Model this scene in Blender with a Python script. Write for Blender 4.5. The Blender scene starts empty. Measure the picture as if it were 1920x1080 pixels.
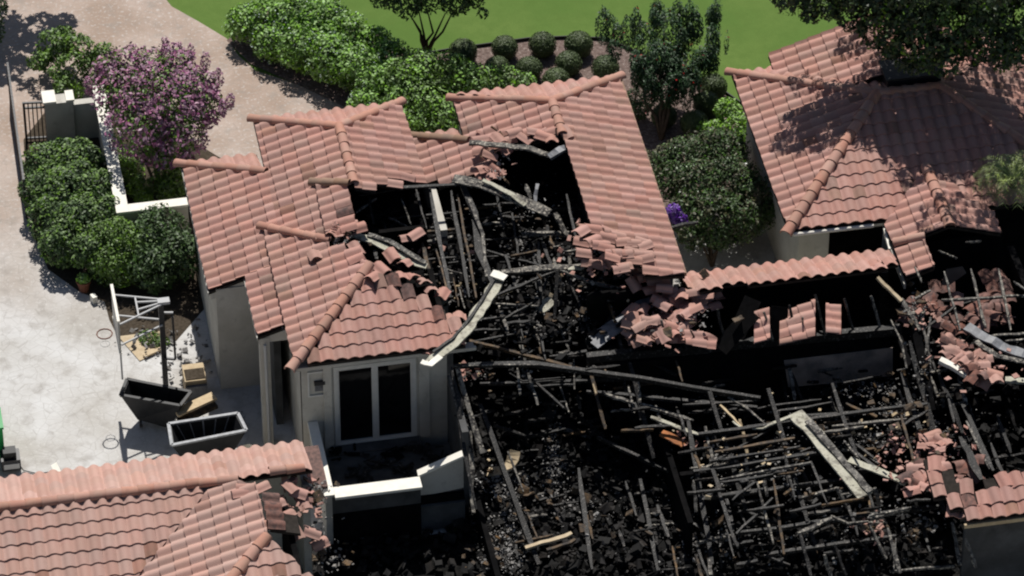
import bpy, bmesh, math, random
import numpy as np
from mathutils import Matrix, Vector
random.seed(7); RS = np.random.RandomState(7)
S = bpy.context.scene
COL = S.collection
# ------------------------------------------------------------------ camera
TH = math.radians(40.0); PS = math.radians(10.5); CD = 136.0; CF = 9000.0
cr = Vector((math.cos(PS), -math.sin(PS), 0))
cf = Vector((math.sin(PS)*math.cos(TH), math.cos(PS)*math.cos(TH), -math.sin(TH)))
cu = cr.cross(cf)
CP = Vector((0, 0, 3)) - CD*cf
cam = bpy.data.cameras.new('camera'); camo = bpy.data.objects.new('camera', cam); COL.objects.link(camo)
camo.matrix_world = Matrix(((cr.x, cu.x, -cf.x, CP.x), (cr.y, cu.y, -cf.y, CP.y), (cr.z, cu.z, -cf.z, CP.z), (0, 0, 0, 1)))
cam.lens = 36.0*CF/1920; cam.sensor_width = 36; cam.clip_start = 1; cam.clip_end = 2000
S.camera = camo
# ------------------------------------------------------------------ light
SUN_EL = math.radians(57); SUN_DIR = Vector((.10*math.cos(SUN_EL), math.cos(SUN_EL), math.sin(SUN_EL))).normalized()
sl = bpy.data.lights.new('sun', 'SUN'); sl.energy = 5.0; sl.angle = math.radians(.53); sl.color = (1.0, .965, .91)
so = bpy.data.objects.new('sun', sl); COL.objects.link(so)
so.rotation_euler = SUN_DIR.to_track_quat('Z', 'Y').to_euler()
W = bpy.data.worlds.new('World'); S.world = W; W.use_nodes = True
nt = W.node_tree; nt.nodes.clear()
sky = nt.nodes.new('ShaderNodeTexSky'); sky.sky_type = 'NISHITA'; sky.sun_disc = False
sky.sun_elevation = SUN_EL; sky.sun_rotation = math.atan2(SUN_DIR.x, SUN_DIR.y)
bg = nt.nodes.new('ShaderNodeBackground'); bg.inputs[1].default_value = .05
wo = nt.nodes.new('ShaderNodeOutputWorld'); nt.links.new(sky.outputs[0], bg.inputs[0]); nt.links.new(bg.outputs[0], wo.inputs[0])
S.view_settings.view_transform = 'Standard'; S.view_settings.look = 'None'; S.view_settings.exposure = 0.0; S.view_settings.gamma = 1
S.view_settings.use_curve_mapping = False
S.cycles.filter_width = 2.1; S.cycles.max_bounces = 5; S.cycles.diffuse_bounces = 2; S.cycles.glossy_bounces = 2

# ------------------------------------------------------------------ measuring helpers (photograph pixel -> point at a known height / on a known plane)
def ray(x, y): return cf + cr*((x-960)/CF) - cu*((y-540)/CF)
def at(x, y, z):
    d = ray(x, y); return CP + d*((z-CP.z)/d.z)
def onpl(x, y, p, n):
    d = ray(x, y); return CP + d*((Vector(p)-CP).dot(n)/d.dot(n))
def proj(p):
    v = Vector(p)-CP; z = v.dot(cf); return (960+CF*v.dot(cr)/z, 540-CF*v.dot(cu)/z)
def inpoly(x, y, P):
    c = False; j = len(P)-1
    for i in range(len(P)):
        if (P[i][1] > y) != (P[j][1] > y) and x < (P[j][0]-P[i][0])*(y-P[i][1])/(P[j][1]-P[i][1])+P[i][0]: c = not c
        j = i
    return c
# ------------------------------------------------------------------ materials
def mat(name, col, rough=.8, spec=.3, noise=None, bump=None, rnd=0.0, metal=0, coord='Object'):
    """noise=(scale, colour2, amount[, detail]); rnd = brightness spread per piece"""
    m = bpy.data.materials.new(name); m.use_nodes = True; n = m.node_tree; L = n.links
    b = n.nodes['Principled BSDF']; b.inputs['Roughness'].default_value = rough; b.inputs['Metallic'].default_value = metal
    b.inputs['Specular IOR Level'].default_value = spec
    tc = n.nodes.new('ShaderNodeTexCoord'); geo = n.nodes.new('ShaderNodeNewGeometry')
    pos = geo.outputs['Position']
    c = n.nodes.new('ShaderNodeRGB'); c.outputs[0].default_value = (*col, 1); out = c.outputs[0]
    for nz in ([noise] if noise and not isinstance(noise, list) else (noise or [])):
        t = n.nodes.new('ShaderNodeTexNoise'); t.inputs['Scale'].default_value = nz[0]; t.inputs['Detail'].default_value = 6; t.inputs['Roughness'].default_value = .6
        L.new(pos, t.inputs['Vector'])
        r = n.nodes.new('ShaderNodeMapRange'); lo, hi = nz[3] if len(nz) > 3 else (.4, .62)
        r.inputs[1].default_value = lo; r.inputs[2].default_value = hi; r.inputs[4].default_value = nz[2]; L.new(t.outputs[0], r.inputs[0])
        mx = n.nodes.new('ShaderNodeMix'); mx.data_type = 'RGBA'; L.new(r.outputs[0], mx.inputs[0]); L.new(out, mx.inputs[6]); mx.inputs[7].default_value = (*nz[1], 1)
        out = mx.outputs[2]
    if rnd:
        oi = n.nodes.new('ShaderNodeObjectInfo'); ad = n.nodes.new('ShaderNodeMath'); ad.operation = 'ADD'
        L.new(oi.outputs['Random'], ad.inputs[0]); L.new(geo.outputs['Random Per Island'], ad.inputs[1])
        fr = n.nodes.new('ShaderNodeMath'); fr.operation = 'FRACT'; L.new(ad.outputs[0], fr.inputs[0])
        mr = n.nodes.new('ShaderNodeMapRange'); mr.inputs[3].default_value = 1-rnd; mr.inputs[4].default_value = 1+rnd; L.new(fr.outputs[0], mr.inputs[0])
        hs = n.nodes.new('ShaderNodeHueSaturation'); L.new(mr.outputs[0], hs.inputs['Value']); L.new(out, hs.inputs['Color'])
        m2 = n.nodes.new('ShaderNodeMath'); m2.operation = 'MULTIPLY'; m2.inputs[1].default_value = 7.31; L.new(fr.outputs[0], m2.inputs[0])
        f2 = n.nodes.new('ShaderNodeMath'); f2.operation = 'FRACT'; L.new(m2.outputs[0], f2.inputs[0])
        m3 = n.nodes.new('ShaderNodeMapRange'); m3.inputs[3].default_value = 1-rnd*.8; m3.inputs[4].default_value = 1+rnd*.8; L.new(f2.outputs[0], m3.inputs[0]); L.new(m3.outputs[0], hs.inputs['Saturation'])
        out = hs.outputs[0]
    L.new(out, b.inputs['Base Color'])
    if bump:
        t = n.nodes.new('ShaderNodeTexNoise'); t.inputs['Scale'].default_value = bump[0]; t.inputs['Detail'].default_value = 5; L.new(pos, t.inputs['Vector'])
        bp = n.nodes.new('ShaderNodeBump'); bp.inputs['Strength'].default_value = bump[1]; bp.inputs['Distance'].default_value = bump[2]; L.new(t.outputs[0], bp.inputs['Height']); L.new(bp.outputs[0], b.inputs['Normal'])
    return m
M = {}
M['tile'] = mat('terracotta_tile', (.41, .228, .188), .75, .2, [(1.1, (.37, .24, .19), .6), (.45, (.44, .235, .20), .5), (7, (.25, .13, .10), .4, (.53, .75))], (60, .25, .004), .095)
M['cap'] = mat('terracotta_cap', (.41, .215, .165), .75, .2, [(2.5, (.39, .26, .20), .5), (8, (.24, .13, .10), .4, (.55, .75))], (60, .25, .004), .12)
M['tile_dusty'] = mat('dusty_tile', (.46, .285, .24), .8, .15, [(1.1, (.43, .29, .24), .6), (7, (.30, .18, .14), .35, (.55, .75))], (60, .25, .004), .10)
M['oldtile'] = mat('weathered_tile', (.35, .20, .16), .85, .15, [(3, (.27, .17, .13), .7)], None, .2)
M['oldcap'] = mat('weathered_cap', (.27, .17, .12), .8, .2, [(4, (.18, .13, .10), .6)], None, .1)
M['sooty_shaded'] = mat('sooty_shaded_tile', (.16, .09, .075), .8, .2, [(3, (.05, .04, .04), .7), (9, (.3, .15, .12), .5)], None, .25)  # soot at burnt edges; also painted shade on the right-hand room's tiles
M['deck'] = mat('charred_sheathing', (.022, .018, .015), .85, .15, (7, (.05, .04, .035), .5), None, .1)
M['stucco'] = mat('cream_stucco', (.54, .52, .47), .9, .1, [(1.0, (.40, .375, .33), .7), (3.5, (.27, .25, .225), .6, (.56, .74)), (14, (.44, .42, .38), .3)], (90, .2, .004))
M['stucco_dk'] = mat('smoked_shaded_stucco', (.11, .11, .11), .9, .1, [(1.1, (.03, .03, .03), .7), (5, (.08, .078, .075), .5)])  # smoke stain; on the parapet face it also carries painted shade
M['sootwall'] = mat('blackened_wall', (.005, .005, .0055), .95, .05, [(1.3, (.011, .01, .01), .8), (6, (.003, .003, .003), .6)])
M['white'] = mat('white_coping', (.80, .77, .69), .7, .3, (4, (.66, .62, .53), .4))
M['frame'] = mat('white_window_frame', (.62, .61, .58), .5, .4, (6, (.5, .49, .46), .4))
M['ash'] = mat('ash_floor', (.004, .004, .004), .85, .1, [(2.2, (.020, .018, .016), .8, (.5, .7)), (14, (.06, .056, .052), .7, (.56, .72))], (9, .9, .07))
M['char'] = mat('charred_wood', (.008, .0075, .0075), .55, .3, [(3.5, (.035, .029, .025), .7, (.5, .65)), (13, (.17, .155, .14), .85, (.57, .67))], (30, .8, .02), .3)  # sparse bright flecks are glints painted into the burnt wood
M['charbrown'] = mat('half_burnt_wood', (.10, .062, .032), .7, .3, [(5, (.02, .017, .015), .9, (.42, .58)), (12, (.26, .19, .10), .5, (.55, .7))], (30, .6, .02), .2)
M['ashwood'] = mat('ash_grey_wood', (.15, .14, .125), .75, .25, [(4.5, (.02, .018, .018), .95, (.44, .56)), (13, (.46, .42, .35), .85, (.53, .64))], (30, .6, .02), .15)
M['rust'] = mat('scorched_orange_board', (.42, .16, .06), .8, .2, [(5, (.10, .05, .03), .6)])
M['palewood'] = mat('pale_lumber', (.52, .41, .26), .7, .3, [(6, (.36, .26, .15), .5)], None, .1)
M['rawboard'] = mat('scorched_fascia', (.40, .385, .30), .75, .3, [(3.2, (.10, .085, .065), .85, (.5, .6)), (15, (.06, .05, .045), .8, (.56, .68)), (8, (.52, .50, .42), .5)], (24, .5, .02))
M['greymetal'] = mat('soot_grey_metal', (.16, .165, .18), .45, .5, [(4, (.05, .05, .055), .7), (12, (.3, .3, .31), .4, (.55, .7))])
M['chip'] = mat('charcoal_chip', (.008, .008, .009), .35, .35, None, None, .9)
M['cinder'] = mat('black_cinder', (.006, .0055, .0055), .7, .2, [(2.5, (.022, .019, .017), .8, (.5, .66))], None, .8)
M['panel'] = mat('smoked_plaster_panel', (.42, .34, .29), .9, .1, [(1.6, (.12, .118, .115), .7)])
M['ashchip'] = mat('ash_fragment', (.24, .23, .22), .7, .3, (9, (.08, .075, .07), .6), None, .5)
M['lawn'] = mat('mown_lawn', (.095, .165, .038), .95, .05, [(.35, (.13, .195, .05), .8), (2.5, (.09, .15, .035), .5), (45, (.075, .13, .03), .5)], (80, .4, .01))
M['grass'] = mat('bright_grass', (.13, .24, .03), .8, .1, None, None, .35)
M['mulch'] = mat('bark_mulch', (.16, .115, .10), .95, .1, [(18, (.40, .34, .31), .8, (.53, .62)), (9, (.06, .04, .035), .7, (.5, .62))], (30, .8, .03))
M['soil'] = mat('dark_soil', (.045, .035, .025), .95, .1, (12, (.10, .08, .06), .6))
M['edging'] = mat('black_edging', (.02, .02, .02), .6, .3)
M['iron'] = mat('black_iron', (.012, .012, .016), .45, .5)
M['bin'] = mat('charcoal_plastic', (.010, .0105, .012), .5, .3, (5, (.022, .022, .024), .5))
M['rim'] = mat('worn_plastic_rim', (.30, .31, .33), .5, .4, (9, (.14, .145, .155), .6))
M['green'] = mat('green_plastic', (.01, .26, .06), .45, .4)
M['clay'] = mat('terracotta_pot', (.16, .06, .035), .7, .3)
M['glass'] = mat('dark_glass', (.004, .004, .005), .06, .5)
M['grey'] = mat('pale_grey_paint', (.42, .42, .42), .6, .3)
M['backboard'] = mat('grey_backboard', (.33, .33, .31), .4, .4)
M['bark'] = mat('tree_bark', (.10, .075, .055), .9, .1, (9, (.05, .035, .03), .6))
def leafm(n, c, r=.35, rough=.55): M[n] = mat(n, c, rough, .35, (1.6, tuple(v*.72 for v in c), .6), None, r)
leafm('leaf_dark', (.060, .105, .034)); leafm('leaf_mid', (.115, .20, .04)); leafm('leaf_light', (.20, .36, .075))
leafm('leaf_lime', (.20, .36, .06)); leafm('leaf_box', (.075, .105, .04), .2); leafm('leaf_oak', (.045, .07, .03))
leafm('leaf_blue', (.035, .078, .030)); leafm('leaf_rust', (.10, .10, .055)); leafm('leaf_glossy', (.07, .13, .035), .5, .35)
leafm('flower_mauve', (.33, .15, .24), .4); leafm('flower_white', (.5, .58, .55), .2); leafm('flower_red', (.32, .02, .02), .3); leafm('flower_violet', (.16, .06, .36), .3)
leafm('leaf_palm', (.24, .30, .10), .3)

def paving():
    m = bpy.data.materials.new('stamped_concrete'); m.use_nodes = True; n = m.node_tree; L = n.links; b = n.nodes['Principled BSDF']
    b.inputs['Roughness'].default_value = .85; b.inputs['Specular IOR Level'].default_value = .2
    g = n.nodes.new('ShaderNodeNewGeometry'); pos = g.outputs['Position']
    def noise(s, d=5):
        t = n.nodes.new('ShaderNodeTexNoise'); t.inputs['Scale'].default_value = s; t.inputs['Detail'].default_value = d; L.new(pos, t.inputs['Vector']); return t.outputs[0]
    def rng(x, a, c, o=1.0):
        r = n.nodes.new('ShaderNodeMapRange'); r.inputs[1].default_value = a; r.inputs[2].default_value = c; r.inputs[4].default_value = o; L.new(x, r.inputs[0]); return r.outputs[0]
    def mix(f, a, c):
        x = n.nodes.new('ShaderNodeMix'); x.data_type = 'RGBA'
        L.new(f, x.inputs[0]) if not isinstance(f, float) else None
        for i, v in ((6, a), (7, c)):
            if isinstance(v, tuple): x.inputs[i].default_value = (*v, 1)
            else: L.new(v, x.inputs[i])
        return x.outputs[2]
    base = mix(rng(noise(.35, 4), .4, .62), (.42, .40, .37), (.57, .565, .555))
    # worn tan along the far and the outer edge (a stain that belongs to the slab)
    sp = n.nodes.new('ShaderNodeSeparateXYZ'); L.new(pos, sp.inputs[0])
    far = rng(sp.outputs['Y'], 4, 13); n1 = rng(noise(.45, 5), .42, .62)
    ml = n.nodes.new('ShaderNodeMath'); ml.operation = 'MULTIPLY'; L.new(far, ml.inputs[0]); L.new(n1, ml.inputs[1])
    c = mix(far, base, (.42, .335, .285)); c = mix(ml.outputs[0], c, (.33, .25, .20))
    c = mix(rng(noise(9, 7), .55, .8, .8), c, (.60, .59, .57)); c = mix(rng(noise(2.2, 7), .52, .75, .6), c, (.27, .245, .22))
    v = n.nodes.new('ShaderNodeTexVoronoi'); v.feature = 'DISTANCE_TO_EDGE'; v.inputs['Scale'].default_value = 3.1; L.new(pos, v.inputs['Vector'])
    c = mix(rng(v.outputs['Distance'], .03, .0, .4), c, (.24, .215, .19))
    L.new(c, b.inputs['Base Color'])
    bp = n.nodes.new('ShaderNodeBump'); bp.inputs['Strength'].default_value = .7; bp.inputs['Distance'].default_value = .02; L.new(noise(7, 6), bp.inputs['Height']); L.new(bp.outputs[0], b.inputs['Normal'])
    return m
M['paving'] = paving()
# ------------------------------------------------------------------ object helpers
def T(name, label, cat, loc=(0, 0, 0), group=None):
    o = bpy.data.objects.new(name, None); COL.objects.link(o); o.location = loc; o.empty_display_size = .3
    o['label'] = label; o['category'] = cat
    if group: o['group'] = group
    return o
def WL(o):   # world location of a root or of a part (no rotations on roots)
    v = Vector(o.location)
    if o.parent: v += WL(o.parent)
    return v
def mesh(name, V, F, m, smooth=False):
    me = bpy.data.meshes.new(name); me.from_pydata([tuple(v) for v in V], [], F)
    if m: me.materials.append(M[m] if isinstance(m, str) else m)
    if smooth: me.shade_smooth()
    me.update(); return me
def link(name, me, parent=None, mw=None, kind=None):
    """mesh given in world coordinates unless mw places it"""
    o = bpy.data.objects.new(name, me); COL.objects.link(o)
    mw = mw or Matrix.Identity(4)
    if parent is not None:
        o.parent = parent; mw = Matrix.Translation(-WL(parent)) @ mw
    o.matrix_basis = mw
    if kind: o['kind'] = kind
    return o
def tag(o, label, cat, group=None):
    o['label'] = label; o['category'] = cat
    if group: o['group'] = group
    return o
class B:
    def __init__(s): s.V = []; s.F = []
    def add(s, V, F):
        k = len(s.V); s.V += [tuple(v) for v in V]; s.F += [tuple(i+k for i in f) for f in F]; return s
    def box(s, c, size, rot=None, jit=0):
        x, y, z = [v/2 for v in size]
        P = [Vector((a*x, b_*y, d*z)) for d in (-1, 1) for b_ in (-1, 1) for a in (-1, 1)]
        if rot is not None: P = [rot @ p for p in P]
        c = Vector(c); P = [p+c+Vector((random.uniform(-jit, jit), random.uniform(-jit, jit), random.uniform(-jit, jit))) for p in P]
        return s.add(P, [(0, 2, 3, 1), (4, 5, 7, 6), (0, 1, 5, 4), (2, 6, 7, 3), (0, 4, 6, 2), (1, 3, 7, 5)])
    def bb(s, x0, x1, y0, y1, z0, z1): return s.box(((x0+x1)/2, (y0+y1)/2, (z0+z1)/2), (x1-x0, y1-y0, z1-z0))
    def prism(s, P, z0, z1):   # plan polygon, z callables or numbers
        n = len(P); f0 = z0 if callable(z0) else (lambda x, y: z0); f1 = z1 if callable(z1) else (lambda x, y: z1)
        if sum(P[i][0]*P[(i+1) % n][1]-P[(i+1) % n][0]*P[i][1] for i in range(n)) < 0: P = P[::-1]
        V = [(x, y, f0(x, y)) for x, y in P]+[(x, y, f1(x, y)) for x, y in P]
        return s.add(V, [tuple(range(n-1, -1, -1)), tuple(range(n, 2*n))]+[(i, (i+1) % n, n+(i+1) % n, n+i) for i in range(n)])
    def tube(s, pts, r, seg=6):
        pts = [Vector(p) for p in pts]; rr = r if isinstance(r, (list, tuple)) else [r]*len(pts); rings = []
        for i, p in enumerate(pts):
            d = (pts[min(i+1, len(pts)-1)]-pts[max(i-1, 0)]).normalized()
            a = d.orthogonal().normalized() if i == 0 else (rings[-1][1]-d*rings[-1][1].dot(d)).normalized(); b_ = d.cross(a)
            rings.append(([p+(a*math.cos(t)+b_*math.sin(t))*rr[i] for t in [2*math.pi*k/seg for k in range(seg)]], a))
        V = [v for q, _ in rings for v in q]; F = []
        for i in range(len(pts)-1):
            for k in range(seg): F.append((i*seg+k, i*seg+(k+1) % seg, (i+1)*seg+(k+1) % seg, (i+1)*seg+k))
        F += [tuple(range(seg-1, -1, -1)), tuple((len(pts)-1)*seg+k for k in range(seg))]
        return s.add(V, F)
    def plank(s, pts, w, h, rough=.0, up=Vector((0, 0, 1))):
        """a bent board: rectangular section w (level) x h swept along pts"""
        pts = [Vector(p) for p in pts]; V = []; F = []
        for i, p in enumerate(pts):
            d = (pts[min(i+1, len(pts)-1)]-pts[max(i-1, 0)]).normalized(); sd = d.cross(up)
            if sd.length < .05: sd = d.cross(Vector((0, 1, .1)))
            sd.normalize(); u2 = sd.cross(d).normalized(); k = 1+random.uniform(-rough, rough)
            if rough > .15 and i in (0, len(pts)-1): k *= random.uniform(.35, .9)
            V += [p+sd*w/2*k-u2*h/2, p-sd*w/2*k-u2*h/2, p-sd*w/2*k+u2*h/2, p+sd*w/2*k+u2*h/2]
        for i in range(len(pts)-1):
            for k in range(4): F.append((4*i+k, 4*i+(k+1) % 4, 4*i+4+(k+1) % 4, 4*i+4+k))
        n = len(V); F += [(3, 2, 1, 0), (n-4, n-3, n-2, n-1)]
        return s.add(V, F)
    def out(s, name, m, parent=None, kind=None, smooth=False):
        return link(name, mesh(name, s.V, s.F, m, smooth), parent, None, kind)
def sub(P0, P1, n, wob=.0):
    P0, P1 = Vector(P0), Vector(P1); return [P0.lerp(P1, i/n)+(Vector((random.gauss(0, wob), random.gauss(0, wob), random.gauss(0, wob))) if 0 < i < n else Vector()) for i in range(n+1)]

# ------------------------------------------------------------------ roof tiles
TW, EX = .365, .40
PROF = [(0, 0), (.05, .004), (.095, .046), (.145, .078), (.205, .088), (.265, .072), (.315, .029), (.365, 0)]
def tile_geo(L):
    V = []; F = []; n = len(PROF)
    V += [(x, 0, z+.042) for x, z in PROF]; V += [(x, L, z+.004) for x, z in PROF]
    F += [(i, i+1, n+i+1, n+i) for i in range(n-1)]; k = len(V)
    V += [(x, 0, z+.042) for x, z in PROF]+[(x, .004, z+.004) for x, z in PROF]
    F += [(k+i, k+n+i, k+n+i+1, k+i+1) for i in range(n-1)]
    k = len(V)                                # underside, so a loose tile has a body
    V += [(x, 0, z+.004) for x, z in PROF[::2]+[PROF[-1]]]+[(x, L, z-.02) for x, z in PROF[::2]+[PROF[-1]]]; q = len(PROF[::2])+1
    F += [(k+i, k+q+i, k+q+i+1, k+i+1) for i in range(q-1)]
    return V, F, n-1
_tm = {}
def tile_mesh(m='tile'):
    if m not in _tm:
        V, F, k = tile_geo(EX*1.06+.05); me = mesh('roof_tile', V, F, m)
        me.polygons.foreach_set('use_smooth', [i < k for i in range(len(F))]); _tm[m] = me
    return _tm[m]
def clip3(P, a, b_):   # keep what lies left of a->b in plan
    out = []; n = len(P)
    def sd(p): return (b_[0]-a[0])*(p[1]-a[1])-(b_[1]-a[1])*(p[0]-a[0])
    for i in range(n):
        p, q = P[i], P[(i+1) % n]; dp, dq = sd(p), sd(q)
        if dp >= 0: out.append(p)
        if (dp > 0 and dq < 0) or (dp < 0 and dq > 0):
            t = dp/(dp-dq); out.append(tuple(p[k]+(q[k]-p[k])*t for k in range(len(p))))
    return out
def ccw(P): return P if sum(P[i][0]*P[(i+1) % len(P)][1]-P[(i+1) % len(P)][0]*P[i][1] for i in range(len(P))) > 0 else P[::-1]
class House:
    def __init__(s, root): s.root = root; s.rec = []; s.deck = {}; s.clipped = B(); s.k = 0
    def field(s, p0, d, t, poly, keep=None, zoff=0.0, m='tile', rag=.35, wob=.006, deck=True, s_eave=None):
        """one roof slope: p0 a point of it, d its downhill direction in plan, t its rise per metre, poly its convex outline in plan,
        keep = outline of what still stands (photo pixels, taken onto this slope)"""
        p0 = Vector(p0)+Vector((0, 0, zoff)); d = Vector((d[0], d[1], 0)).normalized(); up = (-d+Vector((0, 0, t))).normalized()
        e0 = up.cross(Vector((0, 0, 1))).normalized(); n = e0.cross(up).normalized(); e = e0
        Z = lambda x, y: p0.z-t*((x-p0.x)*d.x+(y-p0.y)*d.y)
        poly = ccw([(float(a), float(b_)) for a, b_ in poly])
        kp = None
        if keep: kp = [(v.x, v.y) for v in (onpl(x, y, p0, n) for x, y in keep)]
        ss = [(x-p0.x)*d.x+(y-p0.y)*d.y for x, y in poly]; qq = [(x-p0.x)*e.x+(y-p0.y)*e.y for x, y in poly]
        se = max(ss) if s_eave is None else s_eave; q0 = math.floor(min(qq)/TW-1)*TW
        dk = s.deck.setdefault('x', B())
        for i in range(int((se-min(ss))/EX)+1):
            sb = se-i*EX
            for j in range(int((max(qq)-q0)/TW)+1):
                qa = q0+j*TW; cs = sb-EX/2; cq = qa+TW/2
                c = p0+d*cs+e*cq
                if kp and not inpoly(c.x, c.y, kp): continue
                cell = [p0+d*a+e*b_ for a, b_ in ((sb, qa), (sb, qa+TW), (sb-EX, qa+TW), (sb-EX, qa))]
                cl = [(v.x, v.y) for v in cell]; whole = True
                N = len(poly)
                for k in range(N):
                    a, b_ = poly[k], poly[(k+1) % N]; ln = math.hypot(b_[0]-a[0], b_[1]-a[1])
                    if min((b_[0]-a[0])*(v[1]-a[1])-(b_[1]-a[1])*(v[0]-a[0]) for v in cl)/ln < -.02: whole = False
                if not whole:
                    P = ccw(cl)
                    for k in range(N):
                        P = clip3(P, poly[k], poly[(k+1) % N])
                        if len(P) < 3: break
                    if len(P) < 3: continue
                    cp = P
                else: cp = cl
                # distance to the burnt edge -> gaps and slipped tiles
                jx = jr = 0.0; drop = False; mt = m
                if m[:4] == 'tile' and random.random() < .03: mt = 'oldtile'
                if kp and rag:
                    kk = min(_seg(c.x, c.y, kp[a], kp[(a+1) % len(kp)]) for a in range(len(kp)))
                    pe = min(_seg(c.x, c.y, poly[a], poly[(a+1) % N]) for a in range(N))
                    if kk < .36 and pe > .4:
                        if random.random() < rag*.6: drop = True
                        if random.random() < .22 and m[:4] == 'tile': mt = 'sooty_shaded'
                        jr = random.gauss(0, .10); jx = random.gauss(0, .03)
                if deck and not (drop and random.random() < .5): dk.prism(cp, lambda x, y: Z(x, y)-.11, lambda x, y: Z(x, y)-.025)
                if drop: continue
                o = p0+d*sb+e*qa; o.z = Z(o.x, o.y)
                R = Matrix(((e.x, up.x, n.x), (e.y, up.y, n.y), (e.z, up.z, n.z)))
                R = R @ Matrix.Rotation(jr+random.gauss(0, wob), 3, 'Z') @ Matrix.Rotation(random.gauss(0, wob)+abs(jr)*.3, 3, 'X')
                mw = Matrix.Translation(o+e*jx+up*random.gauss(0, .006)+n*random.uniform(0, .006)) @ R.to_4x4()
                sx, sy = proj(o); see = -40 < sx < 1960 and -30 < sy < 1110
                s.rec.append((whole, see, sy, mw, poly, mt))
    def cap(s, a, b_, m='cap', r=.155, lift=.02, skip=()):
        """row of barrel caps from the low end a up to b"""
        a, b_ = Vector(a), Vector(b_); L = (b_-a).length; n = max(1, round(L/.42)); d = (b_-a)/n; dn = d.normalized()
        sd = dn.cross(Vector((0, 0, 1))).normalized(); u2 = sd.cross(dn)
        for i in range(n):
            if i in skip: continue
            R = Matrix(((sd.x, dn.x, u2.x), (sd.y, dn.y, u2.y), (sd.z, dn.z, u2.z))) @ Matrix.Rotation(random.gauss(0, .02), 3, 'Z')
            mw = Matrix.Translation(a+d*i+u2*lift) @ R.to_4x4()
            link('ridge_cap', cap_mesh(m, d.length*1.14, r), s.root, mw)
    def finish(s, limit=300):
        s.rec.sort(key=lambda r: (not r[1], not r[0], -r[2]))
        rest = {}
        dk = s.deck.get('x')
        if dk and dk.V: dk.out('roof_deck', 'deck', s.root)
        for i, (whole, see, sy, mw, poly, m) in enumerate(s.rec):
            if whole and i < limit: link('roof_tile', tile_mesh(m), s.root, mw); continue
            V, F, k = tile_geo(EX*1.06+.05)
            wv = [tuple(mw @ Vector(v)) for v in V]; b_ = rest.setdefault(m, (B(), []))
            if whole: b_[0].add(wv, F); b_[1].extend([q < k for q in range(len(F))])
            else:
                idx = {}; V2 = []; F2 = []; sm = []
                for fi, f in enumerate(F):
                    P = [wv[q] for q in f]
                    for e in range(len(poly)):
                        P = clip3(P, poly[e], poly[(e+1) % len(poly)])
                        if len(P) < 3: break
                    if len(P) < 3: continue
                    g = []
                    for p in P:
                        key = (round(p[0], 4), round(p[1], 4), round(p[2], 4), fi < k)
                        if key not in idx: idx[key] = len(V2); V2.append(p)
                        if idx[key] not in g: g.append(idx[key])
                    if len(g) > 2: F2.append(tuple(g)); sm.append(fi < k)
                b_[0].add(V2, F2); b_[1].extend(sm)
        for m, (b_, sm) in rest.items():
            o = b_.out('roof_tiles', m, s.root, 'stuff'); o.data.polygons.foreach_set('use_smooth', sm)
def _seg(x, y, a, b_):
    dx, dy = b_[0]-a[0], b_[1]-a[1]; t = max(0, min(1, ((x-a[0])*dx+(y-a[1])*dy)/(dx*dx+dy*dy+1e-9)))
    return math.hypot(x-a[0]-dx*t, y-a[1]-dy*t)
_cm = {}
def cap_mesh(m, L, r):
    key = (m, round(L, 2), r)
    if key in _cm: return _cm[key]
    V = []; F = []; K = 8; A = [math.pi*(-.06+1.12*k/K) for k in range(K+1)]
    for y, rr in ((0, r), (L, r*.80)): V += [(-math.cos(a)*rr, y, math.sin(a)*rr*.85) for a in A]
    F += [(k, k+1, K+1+k+1, K+1+k) for k in range(K)]; q = len(V)
    V += [(-math.cos(a)*r, 0, math.sin(a)*r*.85) for a in A]+[(-math.cos(a)*(r-.03), .006, math.sin(a)*(r-.03)*.85) for a in A]
    F += [(q+k, q+K+1+k, q+K+2+k, q+k+1) for k in range(K)]
    q = len(V)
    for y, rr in ((0, r-.03), (L, r*.80-.03)): V += [(-math.cos(a)*rr, y, math.sin(a)*rr*.85) for a in A]
    F += [(q+k, q+K+1+k, q+K+2+k, q+k+1) for k in range(K)]
    me = mesh('ridge_cap', V, F, m); me.polygons.foreach_set('use_smooth', [i < K for i in range(len(F))]); _cm[key] = me
    return me
def rotm(yaw, pitch=0, roll=0): return (Matrix.Rotation(math.radians(yaw), 3, 'Z') @ Matrix.Rotation(math.radians(pitch), 3, 'X') @ Matrix.Rotation(math.radians(roll), 3, 'Y'))
# ================================================================== GROUND
def sheet(name, P, z, m, kind='structure'):
    P = ccw([(float(a), float(b_)) for a, b_ in P]); o = B().add([(x, y, z) for x, y in P], [tuple(range(len(P)))]).out(name, m); o['kind'] = kind; return o
def gp(L, z=0): return [tuple(at(x, y, z))[:2] for x, y in L]
sheet('lawn', [(-400, -300), (400, -300), (400, 500), (-400, 500)], -.012, 'lawn')
drive = gp([(-500, -400), (240, -160), (296, -20), (322, 12), (372, 40), (425, 72), (447, 104), (480, 133), (540, 152), (590, 170), (640, 196), (668, 225), (690, 270), (700, 420)])
drive += [(-3, 0), (-3, -16), (60, -16), (60, -70), (-70, -70), (-70, 20)]  # unseen paving to the south, added so bounced light stays neutral grey
sheet('driveway', drive, 0, 'paving')
sheet('mulch_bed', gp([(425, 76), (470, 120), (560, 160), (655, 205), (690, 270), (760, 420), (1560, 520), (1480, 300), (1390, 195), (1340, 160), (1250, 120), (1140, 72), (1060, 70), (1000, 73), (940, 82), (860, 92), (780, 103), (700, 60), (600, 20), (500, 10)]), .004, 'mulch')
sheet('courtyard_paving', gp([(1215, 400), (1500, 395), (1700, 380), (1760, 560), (1230, 660)]), .008, 'paving')
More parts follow.
